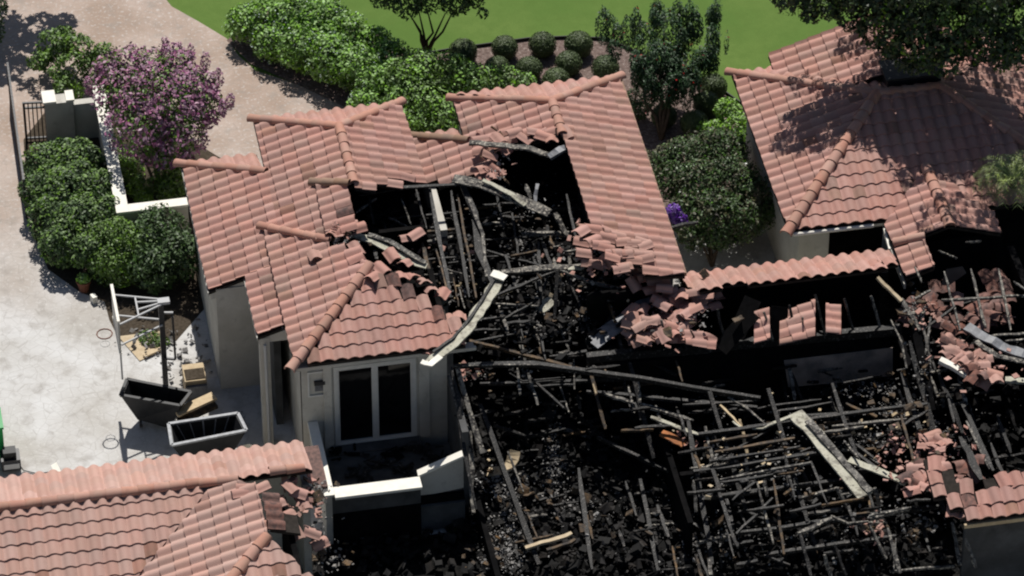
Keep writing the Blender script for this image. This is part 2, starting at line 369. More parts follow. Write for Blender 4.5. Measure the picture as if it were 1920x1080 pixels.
sheet('planting_bed', gp([(44, 262), (50, 350), (62, 440), (90, 505), (150, 548), (196, 566), (205, 600), (225, 640), (330, 640), (400, 560), (420, 300), (220, 180), (100, 190)]), .004, 'soil')
sheet('ash_floor', [(-2.5, -3.0), (-2.5, 5.4), (4.3, 5.4), (4.4, -1.3), (10.35, -1.1), (10.6, 2.2), (24, 2.2), (24, -16), (-8.6, -16), (-8.6, -7.6), (-2.5, -7.6)], .012, 'ash')
sheet('ash_floor', [(-6.9, -6.5), (-2.5, -6.5), (-2.5, -7.6), (-8.4, -7.6), (-8.4, -6.8)], .010, 'ash')
e = B().plank([at(x, y, .05) for x, y in [(786, 103), (850, 92), (925, 82), (990, 73), (1060, 70), (1136, 73), (1240, 118), (1338, 158), (1392, 196)]], .03, .12)
tag(e.out('lawn_edging', 'edging'), 'thin black edging strip between the lawn and the bark mulch bed', 'edging')

# ================================================================== HOUSE 1: west wing with stepped hip roofs
RX, RZ, TN = -4.05, 5.2, .34
h1 = T('villa_wing', 'cream stucco wing with stepped terracotta hip roofs and a sliding glass door, left of centre', 'house', (-6.5, 0, 0))
H = House(h1)
Wz = lambda x: RZ-TN*(RX-x)
wd = (-1, 0)
# main west slope, in strips between the stepped eaves
keepW = [(300, 250), (640, 200), (668, 300), (665, 400), (640, 440), (700, 520), (560, 720), (300, 700)]
H.field((RX, 0, RZ), wd, TN, [(-8.55, .6), (-8.55, 6.41), (-6.33, 4.68), (-6.33, .6)], s_eave=4.5)
H.field((RX, 0, RZ), wd, TN, [(-6.33, .6), (-6.33, 4.68), (-5.0, 4.68), (-5.0, .6)], s_eave=4.5)
H.field((RX, 0, RZ), wd, TN, [(-6.33, 4.68), (-6.33, 7.14), (RX, 5.38), (RX, 4.68)], s_eave=4.5)
H.field((RX, 0, RZ), wd, TN, [(-5.0, 2.7), (-5.0, 4.68), (RX, 4.68), (RX, 2.7)], s_eave=4.5)
H.field((RX, 0, RZ), wd, TN, [(-7.52, -2.0), (-7.52, .6), (-6.5, .6), (-6.5, -2.0)], s_eave=3.47)
# far hip faces
H.field((RX, 5.38, RZ), (0, 1), .435, [(-6.3, 7.12), (RX, 5.38), (-2.02, 7.12)])
H.field((-6.33, 4.68, Wz(-6.33)), (0, 1), .42, [(-6.36, 4.68), (-8.55, 6.41), (-6.36, 6.41)])
# east slope
H.field((RX, 0, RZ), (1, 0), TN, [(RX, 5.38), (-2.02, 7.12), (-1.95, 6.0), (-1.85, 2.2), (RX, 2.2)], keep=[(600, 100), (900, 100), (868, 336), (800, 340), (740, 345), (700, 352), (640, 352)], rag=.1)
# second, slightly raised roof (west slope) and third: the hip roof over the glass door room
H.field((RX, 0, RZ), wd, TN, [(-5.1, 3.27), (RX, 2.6), (RX, .62), (-5.1, .62)], keep=[(580, 340), (652, 346), (668, 375), (670, 405), (655, 432), (640, 470), (600, 460), (560, 420)], zoff=.09)
H.field((RX, 0, RZ), wd, TN, [(-6.75, 2.2), (-5.12, .62), (-5.12, -2.02), (-6.75, -3.8)], zoff=.11, s_eave=2.7)
H.field((RX, 0, RZ), wd, TN, [(-5.12, .62), (RX, .62), (RX, -.85), (-5.12, -2.02)], keep=[(480, 420), (612, 455), (640, 452), (668, 462), (676, 500), (700, 530), (560, 720), (520, 640)], zoff=.11, s_eave=2.7)
H.field((-6.75, -3.8, 4.28+.11), (0, -1), (Wz(RX)-4.28)/2.95, [(-6.75, -3.8), (RX, -.85), (-1.6, -1.8), (-1.6, -3.8)], rag=.2,
        keep=[(540, 720), (695, 512), (738, 512), (752, 545), (800, 556), (822, 575), (872, 604), (858, 640), (812, 664), (795, 700)], s_eave=3.8-3.8)
# caps
z = Wz(-6.3)
H.cap((-6.42, 7.22, z-.02), (RX, 5.38, RZ), lift=.05); H.cap((-1.92, 7.22, z-.02), (RX, 5.38, RZ), lift=.05)
H.cap((RX, 2.7, RZ+.0), (RX, 5.4, RZ+.02), lift=.05)
H.cap((-8.7, 6.52, Wz(-8.7)), (-6.33, 4.68, Wz(-6.33)), lift=.06)
H.cap((-5.2, 3.34, Wz(-5.2)+.1), (-4.2, 2.7, Wz(-4.2)+.1), m='oldcap', lift=.06)
H.cap((-6.85, 2.3, Wz(-6.85)+.13), (-5.1, .6, Wz(-5.1)+.13), lift=.07, r=.15)
H.cap((-6.92, -3.98, 4.30+.06), (-4.2, -1.0, 5.25), lift=.05, r=.175)
H.finish()
# walls under the eaves
def wallbox(root, name, x0, x1, y0, y1, z0, z1, m='stucco'): return B().bb(x0, x1, y0, y1, z0, z1).out(name, m, root)
wallbox(h1, 'wall', -8.35, -8.15, .8, 5.8, 0, 3.66)
wallbox(h1, 'wall', -8.347, -7.0, .60, .80, 0, 3.72)
wallbox(h1, 'wall', -8.347, -6.1, 5.8, 6.0, 0, 3.5)
wallbox(h1, 'wall', -6.1, -5.9, 6.0, 6.8, 0, 4.3); wallbox(h1, 'wall', -5.9, -2.2, 6.6, 6.8, 0, 4.3)
wallbox(h1, 'wall', -7.0, -6.8, -1.2, .6, 0, 4.0, 'stucco_dk')
wallbox(h1, 'porch_column', -7.48, -7.2, -2.0, -1.72, 0, 3.95)
wallbox(h1, 'porch_beam', -7.45, -7.22, -1.72, .6, 3.72, 3.93)
wallbox(h1, 'porch_beam', -7.19, -6.55, -1.95, -1.75, 3.76, 4.0)
wallbox(h1, 'wall', -6.55, -6.35, -3.5, 2.0, 0, 4.25)
wallbox(h1, 'fascia', -6.72, -1.7, -3.78, -3.70, 4.14, 4.25, 'stucco'); wallbox(h1, 'soffit', -6.7, -1.75, -3.70, -3.5, 4.16, 4.22)
wallbox(h1, 'gutter', -6.84, -6.74, -2.0, 2.2, 4.12, 4.24, 'grey')
wallbox(h1, 'fascia', -8.58, -8.52, .62, 6.3, 3.5, 3.62); wallbox(h1, 'fascia', -7.55, -7.49, -1.98, .6, 3.86, 3.98)
B().prism([(-8.5, .64), (-7.3, .64), (-7.3, .72), (-8.5, .72)], lambda x, y: Wz(x)-.35, lambda x, y: Wz(x)-.12).out('barge_board', 'stucco', h1)
B().prism([(-7.5, -1.98), (-6.6, -1.98), (-6.6, -1.9), (-7.5, -1.9)], lambda x, y: Wz(x)-.3, lambda x, y: Wz(x)-.12).out('barge_board', 'stucco', h1)
# front wall with door and vent
Y = -3.5
DX0, DX1, DZ0, DZ1 = -5.55, -3.45, 1.06, 3.80
wallbox(h1, 'wall', -6.55, DX0-.1, Y+.002, Y+.2, 0, 4.16); wallbox(h1, 'wall', DX1+.1, -2.3, Y+.002, Y+.2, 0, 4.16)
wallbox(h1, 'wall', DX0-.1, DX1+.1, Y+.002, Y+.2, 0, DZ0-.1); wallbox(h1, 'wall', DX0-.1, DX1+.1, Y+.002, Y+.2, DZ1+.1, 4.16)
wallbox(h1, 'pilaster', -3.28, -2.98, Y-.07, Y, 1.0, 4.14, 'stucco'); wallbox(h1, 'pilaster', -5.95, -5.72, Y-.07, Y, 1.0, 4.14, 'stucco')
dr = B().bb(DX0-.1, DX0, Y-.03, Y+.12, DZ0-.1, DZ1+.1).bb(DX1, DX1+.1, Y-.03, Y+.12, DZ0-.1, DZ1+.1).bb(DX0, DX1, Y-.03, Y+.12, DZ1, DZ1+.1).bb(DX0, DX1, Y-.03, Y+.12, DZ0-.1, DZ0)\
    .bb(-4.54, -4.46, Y-.01, Y+.1, DZ0, DZ1).out('sliding_door', 'frame', h1)
for a, b_ in ((DX0, -4.54), (-4.46, DX1)):
    B().bb(a, b_, Y+.05, Y+.06, DZ0, DZ1).out('pane', 'glass', dr)
    B().bb(a, a+.05, Y+.0, Y+.045, DZ0, DZ1).bb(b_-.05, b_, Y+.0, Y+.045, DZ0, DZ1).bb(a+.05, b_-.05, Y, Y+.045, DZ0, DZ0+.07).bb(a+.05, b_-.05, Y, Y+.045, DZ1-.06, DZ1).out('sash', 'frame', dr)
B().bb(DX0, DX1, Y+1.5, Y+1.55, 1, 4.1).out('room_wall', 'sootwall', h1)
vf = B().bb(-6.38, -6.33, Y-.05, Y, 2.95, 3.85).bb(-5.77, -5.735, Y-.05, Y, 2.95, 3.85).bb(-6.33, -5.77, Y-.05, Y, 3.8, 3.85).bb(-6.33, -5.77, Y-.05, Y, 2.95, 3.0).out('wall_niche', 'frame', h1)
B().bb(-6.2, -5.9, Y-.09, Y-.01, 3.38, 3.5).out('vent_hood', 'iron', vf)
B().bb(-6.18, -5.92, Y-.03, Y, 3.12, 3.36).out('vent_flap', 'greymetal', vf)
B().bb(-5.62, -3.3, -3.9, -3.54, 0, 1.04).out('door_step', 'stucco_dk', h1)
for k in range(4): B().bb(-5.3+k*.5, -5.24+k*.5, -3.93, -3.902, .86, .92).out('weep_hole', 'iron', h1)
# downpipe and post at the corner
B().tube([(-7.34, -2.1, 3.8), (-7.34, -2.14, 1.2), (-7.34, -2.14, .15)], .045).out('downpipe', 'grey', h1)
# terrace
tr = T('terrace', 'raised soot-strewn terrace floor outside the sliding glass door', 'terrace', (-4.4, -5, 0))
B().bb(-6.2, -2.5, -6.4, -3.9, .1, .98).out('terrace_floor', 'stucco_dk', tr)
pw = T('parapet_wall', 'low cream parapet round the terrace with a bright white coping, below the glass door', 'wall', (-4.5, -6.3, 0))
wallbox(pw, 'wall', -6.38, -6.2, -6.52, -3.5, 0, 1.95); wallbox(pw, 'wall', -6.2, -3.75, -6.52, -6.38, 1.25, 1.95, 'stucco_dk'); wallbox(pw, 'wall', -6.2, -3.75, -6.53, -6.37, 0, 1.249, 'sootwall')  # south face darker: smoke stain plus shade put into its colour
B().bb(-6.42, -6.14, -6.6, -3.52, 1.952, 2.03).out('coping', 'white', pw); B().bb(-6.138, -3.74, -6.74, -6.3, 1.952, 2.04).out('coping', 'white', pw)
sw = T('sloping_wall', 'short wall with a white sloping coping at the right end of the terrace parapet', 'wall', (-3.1, -6.1, 0))
q0, q1 = at(787, 888, 2.0), at(868, 851, 2.55)
B().add([(q0.x, q0.y-.06, 1.2), (q1.x, q1.y-.06, 1.35), (q1.x, q1.y-.06, 2.5), (q0.x, q0.y-.06, 1.95), (q0.x, q0.y+.06, 1.2), (q1.x, q1.y+.06, 1.35), (q1.x, q1.y+.06, 2.5), (q0.x, q0.y+.06, 1.95)],
        [(0, 1, 2, 3), (5, 4, 7, 6), (3, 2, 6, 7), (1, 0, 4, 5), (0, 3, 7, 4), (2, 1, 5, 6)]).out('wall', 'stucco', sw)
B().bb(-3.73, -2.5, -6.3, -6.2, 0, 1.25).out('wall', 'sootwall', sw)
B().plank([q0+Vector((-.05, 0, 0)), q1], .24, .07).out('coping', 'white', sw)
# east wall of the terrace, charred
ew = T('scorched_wall', 'grey smoke-stained wall end with charred studs peeling off, right of the terrace', 'wall', (-2.4, -4.8, 0))
wallbox(ew, 'wall', -2.48, -2.3, -5.9, -3.52, 0, 3.1, 'stucco_dk'); wallbox(ew, 'wall', -2.48, -2.3, -3.5, -2.6, 0, 4.1, 'stucco_dk')
for x0, y0, z0, x1, y1, z1, w, m in [(846, 688, 3.9, 893, 955, 1.7, .12, 'char'), (858, 690, 3.9, 905, 850, 2.5, .15, 'ashwood'), (842, 700, 3.6, 868, 850, 2.2, .05, 'ashwood'), (880, 800, 2.6, 888, 962, 1.3, .13, 'ashwood'), (850, 705, 3.8, 878, 800, 3.0, .05, 'char'), (852, 780, 2.9, 905, 775, 2.9, .05, 'char')]:
    B().plank(sub(at(x0, y0, z0), at(x1, y1, z1), 4, .04), w, w*.6, .3).out('charred_stud', m, ew)
for px, py, z, s in [(700, 870, 1, .5), (735, 850, 1, .35), (640, 850, 1, .45), (780, 840, 1, .4), (820, 860, 1, .4), (760, 880, 1.02, .3), (680, 895, 1, .35)]:
    c = at(px, py, z+.04); b_ = B()
    for k in range(16): b_.box(c+Vector((random.gauss(0, s*.5), random.gauss(0, s*.3), abs(random.gauss(0, .04)))), (random.uniform(.05, .35), random.uniform(.03, .15), .03), rotm(random.uniform(0, 180), random.gauss(0, 15)), .01)
    o = b_.out('debris_patch', random.choice(['char', 'sootwall', 'char', 'ashchip']), tr, 'stuff')
B().plank([at(690, 862, 1.15), at(735, 875, 1.1), at(790, 905, 1.2)], .06, .05).out('charred_batten', 'char', tr)

# ================================================================== HOUSE 2: middle gable
h2 = T('villa_wing', 'central wing whose terracotta hip roof is burnt through around a big black hole', 'house', (1.8, 2, 0))
H = House(h2); RX2 = 2.19; Z2 = lambda x: RZ-TN*abs(x-RX2)
H.field((RX2, 0, RZ), (-1, 0), TN, [(-.43, 5.2), (-.43, 7.2), (RX2, 5.45), (RX2, 2), (-.43, 2)], keep=[(800, 140), (1036, 186), (1046, 240), (1040, 256), (1000, 262), (955, 268), (925, 276), (905, 292), (935, 310), (905, 330), (880, 340), (800, 340)], s_eave=4.02)
H.field((RX2, 0, RZ), (-1, 0), TN, [(-.43, 5.2), (-1.83, 6.25), (-1.83, 2), (-.43, 2)], keep=[(740, 240), (905, 262), (900, 280), (915, 320), (870, 342), (740, 350)], s_eave=4.02, rag=.1)
H.field((RX2, 0, RZ), (1, 0), TN, [(RX2, 5.45), (4.55, 7.2), (4.55, -2.0), (RX2, -2.6)],
        keep=[(1034, 188), (1165, 140), (1285, 520), (1262, 548), (1215, 540), (1196, 500), (1178, 478), (1160, 470), (1150, 440), (1112, 428), (1096, 412), (1078, 398), (1072, 380), (1062, 352), (1070, 320), (1066, 290), (1052, 262)], s_eave=2.36)
H.field((RX2, 5.45, RZ), (0, 1), .43, [(-.43, 7.2), (RX2, 5.45), (4.55, 7.2)])
H.field((-.43, 5.2, Z2(-.43)), (0, 1), .42, [(-.45, 5.2), (-1.83, 6.25), (-.45, 6.25)])
H.cap((-.55, 7.3, Z2(-.5)), (RX2, 5.45, RZ), lift=.05); H.cap((4.65, 7.3, Z2(4.6)), (RX2, 5.45, RZ), lift=.05)
H.cap((RX2, 3.85, RZ), (RX2, 5.5, RZ), lift=.05)
H.cap((-1.9, 6.3, Z2(-1.85)), (-.35, 5.15, Z2(-.35)), m='oldcap', lift=.06)
H.finish()
wallbox(h2, 'wall', -1.7, -1.5, 2, 6, 0, 3.75); wallbox(h2, 'wall', 4.2, 4.4, -1.2, 6.9, 0, 4.3); wallbox(h2, 'wall', -.3, 4.2, 6.7, 6.9, 0, 4.25); wallbox(h2, 'wall', -1.5, -.32, 5.9, 6.1, 0, 3.75)
wallbox(h2, 'wall', -.32, -.15, 6.12, 6.7, 0, 4.25); wallbox(h2, 'gutter', 4.52, 4.62, -1.9, 7.2, 4.3, 4.42, 'oldcap')
# blackened inner walls round the hole
wallbox(h2, 'burnt_wall', -6.2, -5.9, -1.0, 4.8, 0, 3.6, 'sootwall'); wallbox(h2, 'burnt_wall', -5.9, 4.1, 5.3, 5.5, 0, 3.5, 'sootwall')
wallbox(h2, 'burnt_wall', -2.3, -2.15, -2.6, 1.8, 0, 3.4, 'sootwall'); wallbox(h2, 'burnt_wall', 1.6, 1.75, -3.0, 4.5, 0, 3.0, 'sootwall')
wallbox(h2, 'burnt_ceiling', -5.9, -2.3, -1.0, 5.3, 2.9, 3.0, 'sootwall'); wallbox(h2, 'burnt_ceiling', -2.1, 1.6, 0.8, 5.3, 2.7, 2.8, 'sootwall'); wallbox(h2, 'burnt_ceiling', 1.75, 4.18, .3, 5.3, 2.9, 3.0, 'sootwall')
wallbox(h1, 'burnt_wall', -6.0, -2.4, -1.02, -.9, 0, 4.3, 'sootwall'); wallbox(h2, 'burnt_wall', -5.9, -2.1, 1.9, 2.05, 3.0, 4.0, 'sootwall')
wallbox(h2, 'burnt_wall', 1.8, 4.15, -1.9, -1.75, 0, 4.0, 'sootwall')

# ================================================================== HOUSE 3: gallery between the wings
h3 = T('gallery_roof_wing', 'narrow burnt gallery with one strip of terracotta tiles left, right of centre', 'house', (7.5, -2.5, 0))
H = House(h3)
H.field((7, -2.45, 4.15), (0, 1), .42, [(4.6, -1.0), (4.6, -2.45), (10.7, -2.45), (10.7, -1.0)], keep=[(1270, 480), (1262, 540), (1310, 548), (1352, 540), (1500, 524), (1655, 506), (1690, 480), (1640, 440)], rag=.12, s_eave=1.45)
H.finish()
wallbox(h3, 'wall', 4.41, 10.3, -1.35, -1.2, 0, 3.45)
wallbox(h3, 'burnt_wall', 4.3, 10.4, -1.42, -1.36, 0, 3.5, 'sootwall')
# wall with openings seen through the rafters; top plate = long black beam
bm0, bm1 = at(1100, 672, 3.0), at(1690, 618, 3.0)
B().plank(sub(bm0, bm1, 6, .02), .2, .26).out('top_plate', 'char', h3)
yb = (bm0.y+bm1.y)/2
wallbox(h3, 'burnt_wall', 2.3, 10.15, yb-.08, yb+.08, 0, 2.86, 'sootwall')
# smoky wall panel below the plate
c0, c1, c2, c3 = (1462, 692), (1672, 668), (1674, 700), (1475, 722)
P = [onpl(x, y, (0, yb-.10, 0), Vector((0, -1, 0))) for x, y in [(1470, 676), (1674, 652), (1674, 704), (1590, 716), (1478, 726)]]
B().add(P+[p+Vector((0, .015, 0)) for p in P], [(0, 1, 2, 3, 4), (9, 8, 7, 6, 5)]+[(i, 5+i, 5+(i+1) % 5, (i+1) % 5) for i in range(5)]).out('plaster_panel', 'panel', h3)
for x0, y0, x1, y1, w in [(1432, 585, 1450, 640, .05), (1480, 572, 1502, 638, .06), (1528, 552, 1548, 630, .07), (1583, 560, 1600, 620, .06), (1633, 555, 1650, 615, .06), (1345, 580, 1360, 645, .07), (1270, 590, 1288, 655, .06), (1240, 600, 1250, 655, .05), (1505, 595, 1500, 636, .04), (1295, 620, 1310, 655, .04)]:
    B().plank(sub(at(x0, y0, 4.0), at(x1, y1, 3.1), 3, .02), w, w).out('burnt_rafter', random.choice(['char', 'ashwood', 'char']), h3)
for x0, x1, y0, y1 in [(1350, 1412, 585, 655), (1456, 1462, 575, 640), (1376, 1412, 560, 640)]:
    c = at((x0+x1)/2, (y0+y1)/2, 3.3)
    B().plank([at(x0, y1, 3.1), at(x1, y0, 3.9)], .5, .04, 0, Vector((0, -.3, 1))).out('charred_panel', 'sootwall', h3)
# fallen tiles lying in the gallery
H = House(h3)
def pile(house, P, z, d, t, m='tile', rag=.3, kindm=None):
    W3 = [at(x, y, z) for x, y in P]; c = sum(W3, Vector())/len(W3)
    pl = [(v.x, v.y) for v in W3]; xs = [p[0] for p in pl]; ys = [p[1] for p in pl]
    house.field((c.x, c.y, z), d, t, [(min(xs)-.4, min(ys)-.4), (max(xs)+.4, min(ys)-.4), (max(xs)+.4, max(ys)+.4), (min(xs)-.4, max(ys)+.4)], keep=P, rag=rag, wob=.06, deck=False, m=m)
for a in [[(1414, 588), (1442, 584), (1444, 640), (1414, 643)], [(1462, 582), (1528, 572), (1528, 636), (1462, 640)], [(1548, 574), (1577, 570), (1577, 628), (1548, 632)], [(1282, 630), (1310, 622), (1345, 630), (1342, 652), (1286, 654)]]:
    W3 = [at(x, y, 3.62) for x, y in a]; c = sum(W3, Vector())/len(W3)
    H.field(c, (-1, 0) if 1300 < a[0][0] < 1540 else (1, 0), .3, [(v.x, v.y) for v in W3], wob=.03, deck=False)
H.finish()

# ================================================================== HOUSE 4: right-hand house
h4 = T('pavilion_house', 'large hip-roofed house in dappled tree shade at the upper right, with a small dormer gable', 'house', (12, 3, 0))
H = House(h4); EXw, EZ = 8.12, 3.5
PK = Vector((11.7, 4.7, EZ+.34*(11.7-EXw))); PK2 = Vector((13.6, 4.7, PK.z)); NY = .45
tf = (PK.z-EZ)/(PK.y-NY); tb = (PK.z-EZ)/(7.95-PK.y)
H.field(PK, (-1, 0), .34, [(EXw, NY), (PK.x, PK.y), (EXw, 7.95)])
H.field(PK, (0, -1), tf, [(EXw, NY), (17.3, NY), (PK2.x, PK2.y), (PK.x, PK.y)])
H.field(PK2, (1, 0), .34, [(17.3, NY), (17.3, 7.95), (PK2.x, PK2.y)])
H.field(PK, (0, 1), tb, [(EXw, 7.95), (PK.x, PK.y), (PK2.x, PK2.y), (17.3, 7.95)])
# second roof beyond
H.field((12.4, 8, 4.55), (-1, 0), .34, [(9.35, 5.9), (9.35, 8.45), (12.4, 8.45), (12.4, 5.6)], zoff=.15)
H.field((12.4, 8, 4.55), (1, 0), .34, [(12.4, 5.6), (12.4, 8.45), (17, 8.45), (17, 6)], zoff=.15)
# dormer
DR = Vector((12.5, 1.7, 3.98)); DF = -.78
H.field(DR, (-1, 0), .34, [(10.9, .25), (DR.x, 1.9), (DR.x, DF), (10.9, DF)], zoff=.06)
H.field(DR, (-1, 0), .34, [(10.9, DF), (11.72, DF), (11.72, -2.2), (10.9, -2.2)], zoff=.06, s_eave=1.6)
H.field(DR, (1, 0), .34, [(DR.x, 1.9), (14.05, .25), (14.05, DF), (DR.x, DF)], zoff=.06)
H.cap((EXw-.12, NY-.15, EZ-.02), PK, lift=.05, r=.19); H.cap((EXw-.12, 8.05, EZ-.02), PK, lift=.05, r=.16); H.cap(PK, PK2, lift=.05); H.cap((17.3, NY, EZ), PK2, lift=.05)
H.cap((DR.x, DF-.1, DR.z+.06), (DR.x, 1.9, DR.z+.06), lift=.05, r=.18)
H.cap((10.95, DF+.05, 3.5), (11.75, DF-.15, 3.78), lift=.12)
H.finish()
wallbox(h4, 'wall', 8.55, 8.75, .9, 7.6, 0, 3.5); wallbox(h4, 'wall', 8.752, 9.45, .9, 1.1, 0, 3.5); wallbox(h4, 'wall', 9.452, 11.2, .9, 1.1, 2.9, 3.5); wallbox(h4, 'wall', 9.452, 10.0, .9, 1.1, 0, .8)
wallbox(h4, 'fascia', 8.2, 10.9, .47, .53, 3.3, 3.43, 'white'); wallbox(h4, 'soffit', 8.2, 10.9, .54, .9, 3.36, 3.41, 'stucco')
B().tube([(8.25, .38, 3.42), (10.6, .38, 3.40)], .06, 8).out('gutter', 'white', h4)
wallbox(h4, 'window_recess', 9.2, 11.3, 1.8, 1.9, 0, 3.4, 'sootwall')
B().plank([at(1658, 430, 3.35), at(1668, 468, 3.3)], .06, .08).out('corner_flashing', 'white', h4)
B().bb(10.86, 10.92, -2.2, .2, 3.12, 3.3).out('fascia', 'stucco', h4)
ch = B().bb(12.1, 13.7, 5.0, 5.8, 3.6, 4.95).out('chimney', 'iron', h4)
B().bb(12.02, 13.78, 4.92, 5.88, 4.952, 5.02).out('chimney_cap', 'bin', ch)
wallbox(h4, 'burnt_wall', 11.35, 17.0, 1.0, 1.15, 0, 3.3, 'sootwall')
wallbox(h4, 'wall', 16.8, 17.0, 1.2, 7.6, 0, 3.3)
wallbox(h4, 'burnt_wall', 11.9, 14.2, -.5, -.3, 0, 3.3, 'sootwall')

# ================================================================== HOUSE 5: lower-left building
h5 = T('garage_wing', 'terracotta-roofed low wing across the lower left corner, its right end burnt off', 'house', (-12, -9, 0))
H = House(h5); RY, R5 = -8.22, 4.5
H.field((0, RY, R5), (0, 1), .36, [(-18, -6.35), (-18, RY), (-6.9, RY), (-6.9, -6.35)], keep=[(-200, 800), (640, 780), (566, 842), (584, 905), (566, 932), (535, 935), (480, 925), (400, 925), (-200, 1000)], s_eave=1.87, rag=.05, m='tile_dusty')
H.field((0, RY, R5), (0, -1), .34, [(-18, RY), (-9.5, RY), (-15.4, -14.12), (-18, -14.12)], m='tile_dusty')
W5 = 4.82; WX = -8.55
H.field((WX, 0, W5), (-1, 0), .34, [(-9.5, RY), (-15.4, -14.12), (-11.9, -14.12), (WX, -10.95), (WX, -8.9)], zoff=.03, s_eave=5.6, m='tile_dusty')
H.field((WX, -10.95, W5), (0, -1), .34, [(WX, -10.95), (-11.9, -14.12), (-6.0, -14.12)], keep=[(400, 1120), (497, 1012), (530, 1015), (550, 1045), (590, 1090), (600, 1120)], rag=.15, m='tile_dusty')
H.field((WX, 0, W5), (1, 0), .34, [(WX, -8.7), (WX, -10.6), (-7.2, -11.4), (-7.4, -9.0)], keep=[(480, 920), (510, 930), (532, 960), (560, 985), (540, 1000), (500, 1005)], rag=.3, m='sooty_shaded')
for k in range(1): H.cap((-18, RY, R5), (-9.9, RY, R5), lift=.05, r=.17)
H.cap((-9.95, RY-.05, R5+.02), (-9.0, RY-.25, R5+.16), lift=.06)
H.cap((-8.1, RY+.0, R5+.1), (-7.2, RY+.05, R5+.02), lift=.05)
H.cap((-11.4, -13.7, W5-1.0), (WX, -10.95, W5), lift=.05, r=.19)
H.finish()
wallbox(h5, 'wall', -18, -7.0, -6.75, -6.6, 0, 3.72); wallbox(h5, 'wall', -7.2, -7.0, -8.0, -6.76, 0, 3.8)
wallbox(h5, 'burnt_wall', -7.9, -7.75, -12, -8.9, 0, 4.3, 'sootwall')
B().bb(-6.88, -6.5, -8.0, -6.32, 3.5, 3.66).out('flashing', 'sooty_shaded', h5)

# ================================================================== HOUSE 6: lower-right remains
h6 = T('burnt_roof_corner', 'surviving low corner of tiled roof above a grey wall at the lower right edge', 'house', (11.5, -12, 0))
H = House(h6)
H.field((12, -11.9, 3.1), (0, -1), .30, [(8.3, -11.9), (15, -11.9), (15, -8.6), (8.3, -8.6)],
        keep=[(1705, 890), (1740, 872), (1790, 868), (1800, 905), (1838, 925), (1860, 905), (1870, 890), (1960, 880), (1960, 990), (1832, 976), (1800, 955), (1772, 925), (1720, 910)], rag=.25, wob=.02, s_eave=0)
H.field((9.8, -11.2, 3.0), (-.4, -1), .1, [(8.2, -12.2), (10.6, -12.2), (10.6, -10.2), (8.2, -10.2)], keep=[(1765, 945), (1800, 940), (1835, 955), (1835, 985), (1785, 985)], rag=.3, wob=.08, deck=False)
H.finish()
wallbox(h6, 'wall', 10.2, 15, -11.7, -11.55, 0, 2.95, 'stucco_dk'); wallbox(h6, 'fascia', 10.1, 15, -11.95, -11.88, 2.9, 3.02, 'palewood')
wallbox(h6, 'wall', 14.2, 14.4, -11.5, -1, 0, 3.2, 'sootwall')
